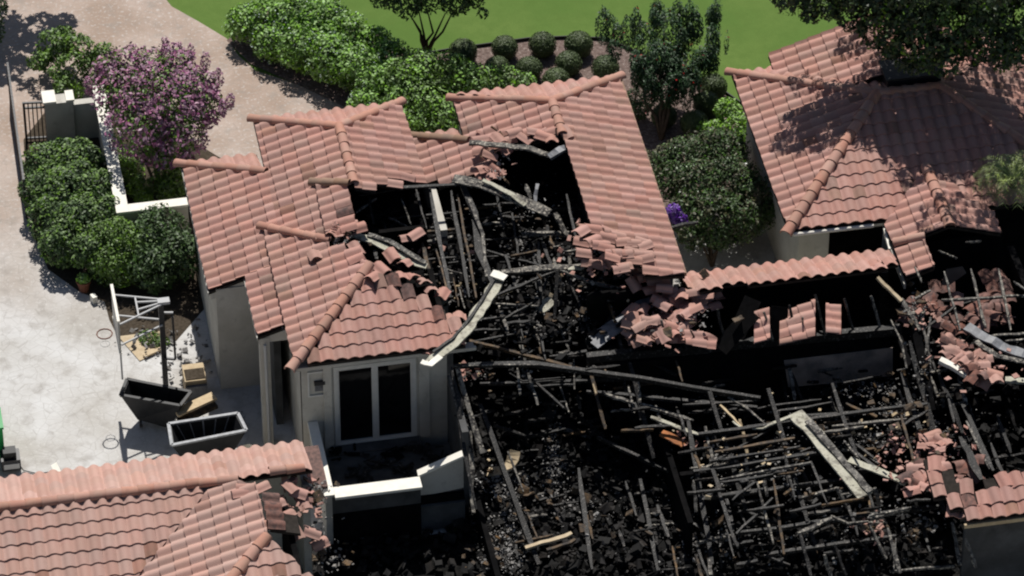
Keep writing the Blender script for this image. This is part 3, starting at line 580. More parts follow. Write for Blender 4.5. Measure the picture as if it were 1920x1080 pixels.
# ================================================================== BURNT ROOF FRAME
def beams(root, L):
    for it in L:
        pts, w, h, m = it[:4]; nm = it[4] if len(it) > 4 else 'burnt_beam'
        P = [at(*p) for p in pts]
        if len(P) == 2: P = sub(P[0], P[1], 5, .006+w*.04)
        B().plank(P, w, h, .2).out(nm, m, root)
fr = T('burnt_roof_frame', 'blackened rafters and joists left standing inside the big roof hole, centre', 'roof frame', (-1.2, 1.8, 0))
beams(fr, [
 ([(806, 355, 4.5), (845, 560, 3.9)], .11, .14, 'char'), ([(818, 470, 4.2), (842, 558, 3.95)], .05, .05, 'charbrown'),
 ([(846, 360, 4.5), (880, 560, 3.8)], .10, .14, 'char'), ([(858, 365, 4.5), (893, 560, 3.8)], .06, .10, 'charbrown'),
 ([(868, 350, 4.6), (890, 400, 4.4), (898, 470, 4.1), (925, 535, 3.9)], .20, .10, 'char'), ([(878, 372, 4.7), (905, 440, 4.3), (912, 520, 4.0)], .11, .1, 'ashwood'),
 ([(752, 372, 4.2), (772, 425, 3.7)], .04, .05, 'ashwood'), ([(728, 408, 4.0), (768, 428, 3.7)], .04, .05, 'ashwood'),
 ([(668, 398, 4.3), (706, 372, 4.2)], .05, .05, 'ashwood'), ([(730, 412, 3.5), (862, 398, 3.5)], .06, .07, 'char'), ([(745, 440, 3.4), (862, 430, 3.4)], .07, .08, 'charbrown'),
 ([(750, 458, 3.4), (830, 452, 3.4)], .05, .07, 'char'), ([(790, 488, 3.4), (860, 482, 3.4)], .05, .06, 'char'), ([(795, 516, 3.3), (860, 512, 3.3)], .04, .06, 'ashwood'), ([(800, 535, 3.3), (850, 530, 3.3)], .05, .05, 'char'),
 ([(900, 412, 3.9), (958, 398, 3.8)], .04, .05, 'char'), ([(902, 420, 3.8), (950, 417, 3.8)], .05, .06, 'ashwood'), ([(905, 450, 3.6), (985, 446, 3.6)], .05, .05, 'char'),
 ([(912, 470, 3.7), (1035, 505, 3.5)], .06, .06, 'char'), ([(912, 482, 3.5), (985, 476, 3.5)], .04, .05, 'char'), ([(978, 440, 3.7), (1075, 436, 3.7)], .10, .10, 'ashwood'),
 ([(905, 385, 4.2), (1000, 378, 4.0)], .05, .05, 'char'), ([(1008, 345, 4.5), (1000, 400, 4.1)], .10, .05, 'greymetal'), ([(985, 345, 4.4), (995, 372, 4.2)], .12, .06, 'ashwood'),
 ([(1040, 400, 4.2), (1065, 445, 3.8)], .14, .10, 'ashwood'), ([(1062, 365, 4.4), (1080, 450, 4.0)], .08, .08, 'char'), ([(1010, 455, 3.6), (1012, 540, 3.3)], .10, .08, 'char'), ([(1045, 450, 3.6), (1030, 520, 3.3)], .12, .1, 'sootwall'),
 ([(730, 345, 4.8), (752, 352, 4.7), (880, 345, 4.6)], .10, .06, 'char'), ([(672, 365, 4.6), (740, 355, 4.6)], .12, .05, 'char'), ([(860, 540, 3.5), (872, 580, 3.4)], .04, .05, 'ashwood'), ([(850, 520, 3.6), (860, 575, 3.4)], .04, .05, 'charbrown'), ([(820, 500, 3.8), (870, 515, 3.7)], .04, .05, 'ashwood'),
 ([(690, 360, 4.4), (700, 420, 4.0)], .05, .06, 'char'), ([(780, 355, 4.4), (800, 430, 4.0)], .05, .07, 'char'), ([(1090, 360, 4.3), (1110, 420, 4.1)], .06, .06, 'charbrown'),
 ([(930, 360, 4.3), (945, 430, 3.9)], .06, .07, 'char'), ([(960, 400, 4.0), (975, 500, 3.5)], .06, .07, 'char'),
])
fr2 = T('collapsed_roof_frame', 'fan of collapsed charred rafters meeting at a peak above the black interior', 'roof frame', (2, -2.4, 0))
beams(fr2, [
 ([(1045, 505, 3.9), (1110, 530, 3.8), (1215, 555, 3.7)], .08, .08, 'ashwood'), ([(1120, 530, 3.8), (1225, 558, 3.6)], .08, .05, 'palewood'),
 ([(945, 515, 3.9), (1045, 507, 3.9), (1100, 498, 3.8)], .12, .08, 'char'), ([(930, 555, 3.7), (1045, 508, 3.9)], .06, .07, 'char'), ([(918, 560, 3.6), (960, 545, 3.7)], .06, .04, 'palewood'),
 ([(1045, 508, 3.9), (1040, 600, 3.0)], .10, .10, 'char'), ([(1030, 512, 3.8), (985, 640, 2.7)], .06, .07, 'char'), ([(1060, 512, 3.8), (1105, 610, 3.0)], .06, .07, 'char'),
 ([(940, 510, 4.0), (1100, 497, 3.9)], .20, .05, 'ashwood'), ([(1065, 506, 3.95), (1102, 497, 3.95)], .14, .06, 'rawboard'),
 ([(998, 600, 3.0), (1022, 672, 2.6)], .05, .06, 'ashwood'), ([(965, 600, 2.9), (985, 680, 2.4)], .10, .08, 'ashwood'), ([(1068, 580, 3.0), (1068, 650, 2.6)], .05, .06, 'char'), ([(1098, 580, 3.1), (1107, 625, 2.8)], .04, .05, 'ashwood'),
 ([(1048, 610, 2.9), (1068, 660, 2.6)], .06, .05, 'ashwood'), ([(985, 668, 2.5), (1010, 650, 2.6)], .04, .04, 'char'), ([(1098, 570, 3.2), (1150, 572, 3.2)], .06, .06, 'char'),
 ([(845, 688, 3.2), (905, 684, 3.2), (1000, 683, 3.2), (1100, 697, 3.1), (1200, 710, 3.0), (1300, 728, 2.9), (1425, 748, 2.7)], .12, .14, 'char', 'bowed_beam'),
 ([(850, 687, 3.28), (930, 684, 3.28), (1010, 684, 3.28)], .05, .03, 'ashwood'), ([(970, 690, 2.9), (975, 740, 2.6)], .07, .07, 'ashwood'), ([(990, 700, 2.8), (1008, 760, 2.4)], .10, .08, 'ashwood'), ([(1000, 725, 2.5), (1075, 722, 2.5)], .05, .06, 'char'),
 ([(1100, 672, 2.9), (1135, 805, 2.0)], .08, .09, 'charbrown'), ([(1112, 720, 2.6), (1136, 800, 2.0)], .05, .04, 'palewood'), ([(1128, 735, 2.5), (1190, 758, 2.3)], .09, .07, 'ashwood'), ([(1145, 772, 2.2), (1182, 768, 2.2)], .05, .05, 'ashwood'),
 ([(1075, 665, 2.8), (1077, 730, 2.4)], .04, .05, 'ashwood'), ([(1196, 715, 2.6), (1200, 756, 2.3)], .08, .07, 'ashwood'), ([(1200, 758, 2.4), (1300, 790, 2.2)], .10, .09, 'ashwood'), ([(1220, 782, 2.3), (1310, 815, 2.1)], .12, .05, 'rawboard'),
 ([(955, 700, 2.6), (980, 715, 2.5), (1060, 708, 2.5)], .04, .05, 'char'), ([(1030, 670, 2.8), (1240, 640, 2.8)], .10, .10, 'char'), ([(1100, 690, 2.6), (1300, 665, 2.6)], .08, .08, 'char'),
 ([(870, 620, 3.2), (960, 618, 3.1)], .06, .06, 'char'), ([(890, 640, 3.0), (990, 622, 3.0)], .05, .06, 'char'), ([(900, 600, 3.2), (1000, 590, 3.1)], .07, .07, 'char'), ([(930, 570, 3.3), (1010, 575, 3.3)], .05, .06, 'ashwood'),
])
# big boards that stand out: things of their own
def board(name, label, pts, w, h, m, cat='board', tilt=Vector((0, 0, 1)), rough=.12):
    P = [at(*p) for p in pts]; Q = []
    for a_, b_ in zip(P[:-1], P[1:]): Q += sub(a_, b_, 3, .012)[:-1]
    P = Q+[P[-1]]
    return tag(B().plank(P, w, h, rough, tilt).out(name, m), label, cat)
board('fascia_board', 'long pale scorched board rising from the eave corner to the collapsed peak', [(797, 684, 4.55), (838, 655, 4.68), (872, 622, 4.72), (893, 590, 4.72), (915, 560, 4.68), (940, 518, 4.6)], .34, .05, 'rawboard', rough=.22)
board('fascia_strip', 'dark edge strip on the long scorched board right of the glass door', [(812, 660, 4.72), (850, 634, 4.76), (878, 600, 4.78), (905, 560, 4.76), (936, 508, 4.7)], .07, .05, 'char')
board('white_offcut', 'small white scrap at the top end of the long scorched board', [(922, 512, 4.8), (948, 522, 4.75)], .28, .04, 'white', 'scrap')
board('white_offcut', 'small white scrap at the bottom end of the long board by the eave corner', [(790, 678, 4.72), (806, 684, 4.68), (826, 668, 4.68)], .18, .04, 'white', 'scrap')
board('warped_board', 'curled ash-grey board poking over the left rim of the roof hole', [(625, 440, 4.75), (665, 440, 4.8), (700, 452, 4.75), (745, 478, 4.6), (800, 500, 4.4)], .24, .05, 'rawboard')
board('warped_board', 'dark grey second layer beside the curled board at the left rim of the hole', [(690, 440, 4.82), (730, 452, 4.78), (775, 480, 4.6), (798, 492, 4.5)], .16, .04, 'ashwood')
board('slumped_board', 'wide ash-coloured board slumping across the upper middle of the roof hole', [(850, 335, 4.85), (900, 345, 4.8), (950, 365, 4.65), (1030, 400, 4.4)], .36, .05, 'ashwood')
board('slumped_board', 'pale strip on the slumping board in the upper middle of the hole', [(905, 338, 4.92), (960, 365, 4.75), (985, 385, 4.62)], .14, .04, 'rawboard')
board('ridge_board', 'ashy ridge board hanging over the round black hole near the central ridge', [(880, 268, 5.0), (930, 272, 5.05), (985, 276, 5.1), (1035, 292, 5.0)], .20, .06, 'ashwood')
board('ridge_board', 'grey end of ridge board sticking up at the right rim of the round black hole', [(1030, 295, 5.0), (1045, 285, 5.1), (1070, 275, 5.0)], .22, .10, 'greymetal')
board('charred_stub', 'thin black stub standing up from the central ridge above the hole', [(1046, 268, 5.0), (1044, 240, 5.3)], .10, .08, 'char', 'stub')
board('gypsum_sheet', 'grey burnt sheet leaning left from the tile heap below the central roof', [(1228, 558, 3.7), (1170, 600, 3.4), (1110, 645, 3.1)], .50, .04, 'greymetal', 'sheet')
board('pale_pole', 'thin dark pole lying along the leaning grey sheet right of the collapsed peak', [(1238, 560, 3.8), (1180, 598, 3.5), (1155, 612, 3.4)], .06, .06, 'char', 'pole')
board('broken_sheet', 'pale yellowish panel fragment standing in the middle of the collapsed rafters', [(1010, 582, 3.1), (1036, 562, 3.3)], .38, .04, 'rawboard', 'panel')
board('long_pale_board', 'long broad pale board lying aslant over the burnt lattice at the lower right', [(1490, 775, 2.6), (1530, 815, 2.55), (1580, 880, 2.45), (1622, 930, 2.35)], .44, .06, 'rawboard')
board('long_grey_board', 'grey inner face beside the long broad pale board at the lower right', [(1515, 788, 2.70), (1560, 840, 2.6), (1600, 885, 2.5), (1632, 922, 2.4)], .20, .05, 'ashwood')
board('narrow_board', 'short pale board between the long aslant board and the broken tiles', [(1592, 862, 2.3), (1640, 880, 2.3), (1700, 905, 2.3)], .24, .05, 'rawboard')
board('curled_strip', 'curled pale metal strip hanging left of the long aslant board', [(1375, 790, 2.5), (1390, 803, 2.5), (1430, 803, 2.5), (1480, 782, 2.6)], .09, .05, 'rawboard', 'strip')
board('white_gutter', 'white length of fascia under broken tiles at the right edge', [(1762, 675, 3.2), (1795, 692, 3.1), (1830, 715, 3.0)], .18, .12, 'white', 'fascia')
board('white_rail', 'short white scorched rail at the far right edge below the broken tiles', [(1885, 712, 3.0), (1930, 716, 3.0)], .20, .08, 'rawboard', 'rail')
board('bent_sheet', 'crumpled blue-grey sheet metal lying at the right edge above the white fascia', [(1812, 612, 3.3), (1850, 635, 3.2), (1890, 655, 3.1), (1930, 668, 3.0)], .34, .06, 'greymetal', 'sheet')
board('bent_sheet', 'second crumpled grey sheet strip just below the first at the right edge', [(1830, 640, 3.2), (1870, 668, 3.1), (1925, 680, 3.0)], .16, .05, 'ashwood', 'sheet')
board('pale_batten', 'bright broken batten at the right end of the gallery tiles', [(1645, 520, 4.2), (1665, 540, 4.0), (1690, 565, 3.8)], .10, .07, 'palewood', 'batten')
board('yellow_plank', 'short yellow plank stub among charred posts right of the gallery wall', [(1756, 741, 2.3), (1788, 739, 2.3)], .10, .06, 'palewood', 'plank')
board('light_rafter', 'light brown fallen rafter across the black floor at the bottom centre', [(985, 1028, .9), (1030, 1015, .95), (1072, 1000, 1.0)], .12, .08, 'palewood', 'rafter')
board('light_rafter', 'second brown fallen rafter just right of and below the first at the bottom centre', [(1025, 1032, .9), (1070, 1018, .95), (1078, 1012, .95)], .08, .08, 'charbrown', 'rafter')
board('cream_sheet', 'torn cream sheet lying on the black rubble right of the terrace', [(915, 885, .5), (940, 882, .6), (958, 868, .75), (966, 845, 1.0)], .34, .03, 'palewood', 'sheet')
board('rust_board', 'rust-orange scorched board at the left of the burnt lattice', [(1240, 812, 1.9), (1262, 822, 1.9), (1284, 834, 1.85)], .28, .04, 'rust', 'board')
lat = T('burnt_joist_lattice', 'fallen lattice of black joists and rafters filling the lower right of the ruin', 'roof frame', (6.5, -8, 0))
L = []
for (x0, y0, x1, y1) in [(1330, 830, 1420, 815), (1340, 848, 1490, 822), (1330, 866, 1500, 838), (1345, 880, 1530, 850), (1350, 900, 1520, 868), (1400, 800, 1520, 786), (1540, 812, 1620, 800), (1560, 800, 1700, 786), (1590, 835, 1610, 860), (1355, 905, 1450, 890),
                         (1500, 935, 1570, 915), (1540, 948, 1620, 935), (1700, 940, 1745, 938), (1400, 958, 1470, 948), (1480, 960, 1540, 945), (1630, 968, 1708, 952), (1280, 760, 1420, 752), (1440, 762, 1540, 750), (1500, 780, 1660, 770), (1440, 775, 1560, 755)]:
    L.append(([(x0, y0, 2.4), (x1, y1, 2.5)], random.uniform(.05, .08), .07, random.choice(['char', 'charbrown', 'ashwood', 'char'])))
for (x0, y0, x1, y1, m) in [(1322, 800, 1345, 905, 'ashwood'), (1335, 880, 1375, 1010, 'char'), (1388, 790, 1402, 860, 'palewood'), (1398, 860, 1406, 920, 'ashwood'), (1420, 905, 1450, 1020, 'ashwood'), (1462, 810, 1474, 850, 'palewood'), (1470, 840, 1486, 900, 'charbrown'),
                            (1570, 915, 1590, 955, 'ashwood'), (1300, 900, 1305, 960, 'ashwood'), (1630, 985, 1662, 1048, 'ashwood'), (1664, 990, 1688, 1075, 'ashwood'), (1556, 745, 1570, 775, 'ashwood'), (1575, 760, 1595, 800, 'char'), (1640, 915, 1650, 950, 'ashwood'), (1480, 690, 1490, 750, 'ashwood'),
                            (1546, 1040, 1558, 1080, 'ashwood'), (1785, 980, 1800, 1060, 'ashwood'), (1810, 1010, 1830, 1065, 'ashwood'), (1450, 900, 1470, 1040, 'charbrown'), (1500, 1000, 1520, 1080, 'char')]:
    L.append(([(x0, y0, 2.5), (x1, y1, 1.9)], random.uniform(.06, .11), .08, m))
L += [([(1495, 1000, 2.1), (1560, 972, 2.2)], .12, .07, 'ashwood'), ([(1558, 968, 2.2), (1590, 982, 2.2), (1628, 978, 2.2)], .07, .07, 'ashwood'), ([(1630, 972, 2.2), (1705, 955, 2.3)], .07, .07, 'ashwood'),
      ([(1668, 1072, 1.6), (1790, 1062, 1.6)], .06, .07, 'ashwood'), ([(1675, 1075, 1.6), (1680, 1010, 2.0)], .05, .06, 'ashwood'), ([(1350, 760, 2.6), (1390, 800, 2.5)], .06, .06, 'palewood'), ([(1365, 745, 2.7), (1400, 765, 2.6), (1440, 800, 2.5)], .06, .05, 'ashwood'), ([(1445, 805, 2.4), (1330, 870, 2.3)], .05, .05, 'char'), ([(1520, 840, 2.4), (1350, 905, 2.2)], .05, .05, 'char')]
for (x0, y0, z0, x1, y1, z1, w, m) in [(900, 760, 2.2, 1010, 1060, .6, .14, 'char'), (1180, 680, 2.9, 1225, 860, 1.4, .12, 'char'), (1330, 735, 2.9, 1400, 960, 1.5, .12, 'char'), (1440, 730, 2.9, 1530, 1030, 1.2, .12, 'char'), (1560, 720, 2.8, 1640, 960, 1.6, .12, 'char'), (1310, 815, 2.5, 1720, 760, 2.5, .10, 'char'), (1300, 885, 2.2, 1560, 846, 2.3, .10, 'char'), (1320, 935, 1.9, 1620, 895, 2.0, .11, 'char'), (1380, 1000, 1.6, 1760, 950, 1.8, .11, 'char'), (1290, 790, 2.2, 1335, 1060, .9, .13, 'char'),
        (1100, 735, 2.3, 1420, 765, 2.4, .10, 'char'), (900, 720, 2.4, 1170, 712, 2.4, .09, 'char'), (1690, 700, 2.6, 1770, 960, 1.5, .14, 'char'), (1440, 1040, 1.2, 1680, 1005, 1.4, .10, 'char'), (880, 640, 3.0, 1120, 700, 2.6, .09, 'charbrown'), (1120, 820, 1.5, 1300, 905, 1.0, .10, 'char'), (1085, 880, .9, 1110, 1070, .3, .14, 'char'), (1200, 900, .9, 1235, 1075, .3, .13, 'char')]:
    L.append(([(x0, y0, z0), (x1, y1, z1)], w, w, m))
rb = random.Random(4)
for (cx, cy, sx, sy, z, n) in [(1430, 860, 110, 60, 2.3, 34), (1620, 850, 70, 60, 2.0, 22), (1600, 1000, 110, 50, 1.4, 22), (1380, 990, 60, 60, 1.2, 18), (1300, 730, 130, 40, 2.2, 20), (1120, 900, 60, 90, .6, 12), (1000, 760, 50, 60, 1.2, 16), (1080, 600, 90, 50, 2.9, 34), (950, 560, 40, 40, 3.2, 14), (1000, 440, 70, 50, 3.5, 20), (780, 430, 50, 40, 3.4, 12), (1160, 520, 60, 40, 3.6, 16), (960, 930, 50, 60, .4, 14), (1220, 960, 60, 60, .5, 16), (1500, 700, 150, 20, 1.6, 14), (1740, 700, 30, 90, 2.6, 18), (1830, 800, 50, 70, 1.8, 16)]:
    for k in range(n):
        x, y = rb.gauss(cx, sx), rb.gauss(cy, sy); ln = rb.uniform(15, 80)
        if rb.random() < .55: dx, dy = ln, -ln*rb.uniform(.08, .22)
        elif rb.random() < .7: dx, dy = ln*rb.uniform(.15, .4), ln
        else: dx, dy = ln, ln*rb.uniform(-1, 1)
        if x+dx > 1935 or y > 1090: continue
        L.append(([(x, y, z+rb.uniform(-.2, .3)), (x+dx, y+dy, z+rb.uniform(-.4, .3))], rb.uniform(.04, .10), rb.uniform(.04, .09), rb.choice(['char', 'char', 'char', 'char', 'charbrown', 'ashwood'])))
beams(lat, L)
fr3 = T('burnt_post_cluster', 'cluster of leaning black posts and studs between the gallery and the right-hand ruin', 'posts', (10.5, -5, 0))
beams(fr3, [([(1670, 600, 3.6), (1690, 640, 3.4), (1700, 690, 3.0), (1682, 695, 2.9)], .05, .05, 'ashwood'), ([(1712, 600, 3.5), (1750, 770, 2.2)], .22, .14, 'sootwall'), ([(1727, 595, 3.6), (1745, 680, 2.9)], .06, .07, 'ashwood'), ([(1745, 595, 3.6), (1735, 665, 3.0)], .06, .07, 'ashwood'),
 ([(1738, 690, 2.8), (1758, 745, 2.4)], .07, .07, 'ashwood'), ([(1700, 590, 3.6), (1735, 585, 3.6)], .10, .08, 'ashwood'), ([(1760, 700, 2.8), (1812, 830, 1.9)], .12, .1, 'char'), ([(1798, 705, 2.8), (1812, 760, 2.3)], .10, .08, 'ashwood'), ([(1805, 760, 2.4), (1862, 885, 2.2)], .14, .12, 'char'), ([(1812, 790, 2.4), (1855, 880, 2.3)], .06, .05, 'ashwood'),
 ([(1690, 560, 3.8), (1725, 620, 3.4)], .12, .08, 'ashwood'), ([(1705, 640, 3.2), (1760, 850, 1.7)], .16, .1, 'char'), ([(1740, 620, 3.2), (1746, 720, 2.5)], .06, .06, 'char'), ([(1840, 900, 2.6), (1800, 820, 2.6)], .20, .06, 'char'), ([(1870, 780, 2.3), (1895, 850, 1.9)], .10, .08, 'char'), ([(1735, 740, 2.5), (1740, 800, 2.1)], .08, .06, 'charbrown'),
 ([(1690, 800, 2.2), (1740, 770, 2.4)], .07, .07, 'char'), ([(1715, 560, 3.9), (1745, 545, 3.9)], .06, .06, 'ashwood')])
fr4 = T('burnt_rafter_row', 'row of bare rafters over fallen tiles in the ruined right-hand room', 'roof frame', (13, -2.6, 0))
beams(fr4, [([(1770, 510, 3.6), (1800, 620, 3.0)], .06, .08, 'ashwood'), ([(1820, 505, 3.6), (1848, 615, 3.0)], .08, .08, 'ashwood'), ([(1872, 505, 3.6), (1895, 620, 3.0)], .07, .08, 'ashwood'), ([(1765, 563, 3.3), (1925, 555, 3.3)], .07, .07, 'ashwood'), ([(1860, 630, 3.1), (1930, 625, 3.1)], .08, .05, 'ashwood'), ([(1885, 640, 3.0), (1930, 636, 3.0)], .05, .05, 'ashwood'),
 ([(1760, 470, 3.8), (1795, 485, 3.6)], .04, .05, 'ashwood'), ([(1810, 455, 3.7), (1840, 452, 3.7)], .05, .05, 'ashwood'), ([(1900, 528, 3.6), (1925, 545, 3.5)], .05, .05, 'ashwood'), ([(1730, 620, 3.2), (1790, 575, 3.4)], .06, .06, 'char'), ([(1715, 500, 3.9), (1728, 530, 3.7)], .05, .05, 'ashwood')])
# fallen roof tiles in the ruin
def loose(root, L, m='tile'):
    for (x, y, z, yaw, pitch) in L:
        mw = Matrix.Translation(at(x, y, z)) @ rotm(yaw, pitch, random.gauss(0, 8)).to_4x4() @ Matrix.Translation((-TW/2, -.22, 0))
        link('roof_tile', tile_mesh(m), root, mw)
lt = T('fallen_tile_heap', 'heap of slipped terracotta tiles between the central wing and the gallery', 'tiles', (3.6, -1.2, 3.5))
L = [(1090, 455, 4.6, 80, 20), (1095, 475, 4.5, 85, 18), (1110, 445, 4.6, 95, 20), (1135, 442, 4.6, 75, 15), (1125, 462, 4.5, 60, 20), (1150, 455, 4.5, 100, 22), (1175, 470, 4.4, 110, 25), (1140, 490, 4.3, 40, 30), (1160, 500, 4.2, 30, 30), (1120, 495, 4.3, 70, 15), (1105, 492, 4.3, 85, 15),
     (1208, 500, 4.35, 100, 18), (1195, 490, 4.4, 80, 20), (1225, 530, 4.2, 95, 20), (1245, 540, 4.15, 85, 15), (1170, 485, 4.4, 60, 25), (1200, 480, 4.4, 105, 18), (1215, 465, 4.5, 95, 18), (1140, 430, 4.75, 92, 18), (1100, 430, 4.85, 88, 18), (1120, 425, 4.85, 80, 22),
     (1185, 505, 4.2, 120, 25), (1205, 520, 4.2, 115, 20), (1215, 545, 4.0, 120, 20), (1190, 535, 4.1, 20, 25), (1232, 500, 4.3, 110, 15), (1240, 525, 4.1, 100, 15), (1255, 545, 4.0, 90, 15), (1180, 448, 4.6, 105, 18), (1150, 475, 4.4, 15, 35), (1220, 480, 4.4, 120, 18)]
for k in range(34):
    x = random.uniform(1088, 1215); y = 425+random.random()*95
    if y > 440+(x-1088)*.95 or y < 405+(x-1088)*.42: continue
    L.append((x, y, onpl(x, y, (RX2, 0, RZ), Vector((.34, 0, 1))).z+.08, 90+random.gauss(0, 22), 18+random.gauss(0, 8)))
for k in range(95):
    x = random.uniform(1180, 1345); y = random.uniform(545, 640) if x > 1225 else random.uniform(575, 640)
    if x > 1290 and y > 590: continue
    if x < 1240 and y < 600 and random.random() < .6: continue
    L.append((x, y, 3.55+random.uniform(-.05, .45)-(y-560)*.004, random.choice([90, 0, 180, 270])+random.gauss(0, 30), random.gauss(8, 14)))
loose(lt, L); 
lt2 = T('fallen_tile_heap', 'scatter of slid terracotta tiles along the burnt edge of the glass door roof', 'tiles', (-3.2, -1.5, 4.6))
L = [(760, 495, 4.75, 150, 30), (772, 520, 4.7, 200, 30), (752, 520, 4.8, 185, 22), (795, 530, 4.6, 190, 30), (808, 545, 4.6, 185, 30), (830, 552, 4.5, 150, 10), (845, 600, 4.5, 180, 20), (815, 592, 4.55, 185, 20), (862, 595, 4.5, 175, 22), (700, 520, 5.3, 140, 20), (715, 505, 5.2, 30, 10), (690, 500, 5.2, 60, 20),
     (590, 480, 5.0, 185, 15), (780, 440, 4.4, 120, 0), (765, 447, 4.3, 100, 10), (640, 425, 5.1, 70, 10), (655, 420, 5.1, 90, 15), (672, 428, 5.1, 100, 0), (625, 440, 5.1, 150, 30), (668, 468, 5.1, 20, 20), (840, 628, 4.4, 190, 18), (825, 648, 4.35, 170, 18), (808, 660, 4.3, 150, 10), (735, 480, 4.9, 20, 10)]
loose(lt2, [(x, y, z-.08, yw, p) for x, y, z, yw, p in L])
lt3 = T('fallen_tile_heap', 'broken tiles tipped over the rim above the round black hole by the central ridge', 'tiles', (.8, 4, 4.9))
loose(lt3, [(965, 250, 5.05, 110, 10), (985, 262, 5.0, 40, 15), (1000, 248, 5.1, 95, 25), (1020, 256, 5.1, 60, 10), (935, 262, 5.0, 20, 5), (945, 285, 4.7, 140, 20), (918, 292, 4.8, 80, 30), (905, 318, 4.6, 120, 20), (930, 320, 4.5, 60, 40), (900, 262, 4.9, 100, 10), (1062, 250, 5.2, 20, 20), (1125, 318, 4.75, 60, 6), (920, 330, 4.5, 10, 10), (1035, 262, 5.1, 170, 20)])
lt4 = T('fallen_tile_heap', 'broken terracotta tiles piled on the white fascia at the right edge', 'tiles', (12, -4, 3))
L = []
for k in range(32):
    t = random.random(); x = 1775+80*t+random.gauss(0, 10); y = 640+70*t+random.gauss(0, 9)
    L.append((x, y, 3.25-random.random()*.3, random.uniform(0, 360), random.gauss(5, 20)))
loose(lt4, L[:22]); loose(lt4, L[22:], 'sooty_shaded')
lt5 = T('fallen_tile_heap', 'scattered broken tiles between the charred posts and the lower right roof corner', 'tiles', (9.5, -8.6, 2.2))
L = [(random.gauss(1755, 12), random.gauss(830, 14), 2.3, random.uniform(0, 360), random.gauss(0, 15)) for k in range(10)]+[(random.uniform(1690, 1800), random.uniform(870, 925), 2.5, random.uniform(0, 360), random.gauss(5, 14)) for k in range(22)]+[(random.uniform(1800, 1830), random.uniform(850, 900), 2.3, random.uniform(0, 360), 10) for k in range(5)]
loose(lt5, L[:26]); loose(lt5, L[26:], 'sooty_shaded')
lt6 = T('fallen_tile_heap', 'shattered tiles at the burnt right end of the lower-left roof', 'tiles', (-7.5, -9, 4))
loose(lt6, [(460, 915, 4.7, 80, 5), (452, 925, 4.75, 95, 5), (490, 915, 4.7, 110, 0), (545, 915, 4.3, 30, 10), (560, 925, 4.2, 70, 20), (520, 945, 4.5, 130, 25), (540, 965, 4.3, 140, 30), (535, 990, 4.3, 60, 10), (555, 1000, 4.0, 20, 25), (585, 1000, 3.6, 80, 30), (505, 985, 4.6, 90, 20), (570, 945, 4.0, 10, 15), (600, 1020, 3.2, 110, 0)])
lt7 = T('fallen_tile_heap', 'carpet of shade-painted tiles fallen beneath the bare rafters in the right-hand room', 'tiles', (13, -3, 2.6))
Hh = House(lt7)  # shade under the rafters is put into these tiles' darker colour
pile(Hh, [(1752, 530), (1800, 525), (1806, 620), (1770, 625), (1745, 590)], 2.6, (0, -1), .15, 'sooty_shaded', .5)
pile(Hh, [(1830, 520), (1888, 518), (1896, 600), (1880, 625), (1850, 625), (1825, 600)], 2.6, (0, -1), .15, 'sooty_shaded', .5)
Hh.finish()
loose(lt7, [(random.uniform(1755, 1890), random.uniform(560, 622), 2.8, random.uniform(0, 360), random.gauss(0, 20)) for k in range(14)], 'sooty_shaded')
loose(lt7, [(random.uniform(1695, 1750), random.uniform(545, 600), 3.3, random.uniform(0, 360), random.gauss(0, 25)) for k in range(9)], 'sooty_shaded')
# blackened walls in the right-hand ruin
rw = T('charred_walls', 'low blackened partition walls standing in the right-hand ruin', 'walls', (12, -5, 0))
wallbox(rw, 'burnt_wall', 10.5, 10.7, -9, -2.3, 0, 2.0, 'sootwall'); wallbox(rw, 'burnt_wall', 10.7, 14.2, -4.6, -4.45, 0, 2.2, 'sootwall'); wallbox(rw, 'burnt_wall', 3.2, 3.35, -9, -3.4, 0, 1.6, 'sootwall')
wallbox(rw, 'burnt_wall', -2.2, -2.05, -14, -6, 0, .9, 'sootwall'); wallbox(rw, 'burnt_wall', 3.4, 10.4, -7.1, -6.95, 0, 1.6, 'sootwall'); wallbox(rw, 'burnt_wall', -.2, 3.2, -12.0, -11.85, 0, 1.3, 'sootwall')
P = [onpl(x, y, (0, -2.1, 0), Vector((0, -1, 0))) for x, y in [(1775, 505), (1805, 500), (1812, 512), (1780, 535), (1764, 535)]]
B().add(P+[p+Vector((0, .02, 0)) for p in P], [(0, 1, 2, 3, 4), (9, 8, 7, 6, 5)]).out('plaster_panel', 'stucco_dk', rw)
# ---- rubble: chips, flakes and splinters
def rubble(name, areas, m, smin, smax, flat=.5, z0=.1):
    b_ = B()
    for (px, py, sx, sy, z, n) in areas:
        for k in range(n):
            c = at(random.gauss(px, sx), random.gauss(py, sy), z+abs(random.gauss(0, .12))); s = random.uniform(smin, smax)
            b_.box(c, (s, s*random.uniform(.25, 1), s*random.uniform(.1, flat)), rotm(random.uniform(0, 360), random.gauss(0, 30), random.gauss(0, 30)), s*.12)
    return b_.out(name, m, None, 'stuff')
A = [(930, 900, 45, 35, .15, 330), (950, 1000, 55, 45, .1, 420), (1030, 870, 35, 45, .1, 300), (1120, 920, 80, 70, .1, 500), (1280, 960, 50, 60, .1, 320), (1420, 980, 90, 60, .1, 450), (1600, 1000, 110, 50, .1, 500), (1180, 1040, 90, 30, .1, 260), (1500, 850, 110, 60, .5, 500), (1650, 790, 90, 50, .6, 420), (1260, 720, 140, 40, .8, 450), (960, 620, 60, 40, 2.0, 250), (1080, 560, 70, 40, 3.0, 350), (760, 440, 60, 40, 3.05, 220), (960, 440, 80, 60, 2.85, 350), (700, 1040, 80, 30, .1, 150), (1850, 800, 60, 60, .5, 260), (1850, 680, 60, 40, 1.5, 200)]
rubble('charred_rubble', A, 'cinder', .06, .34)
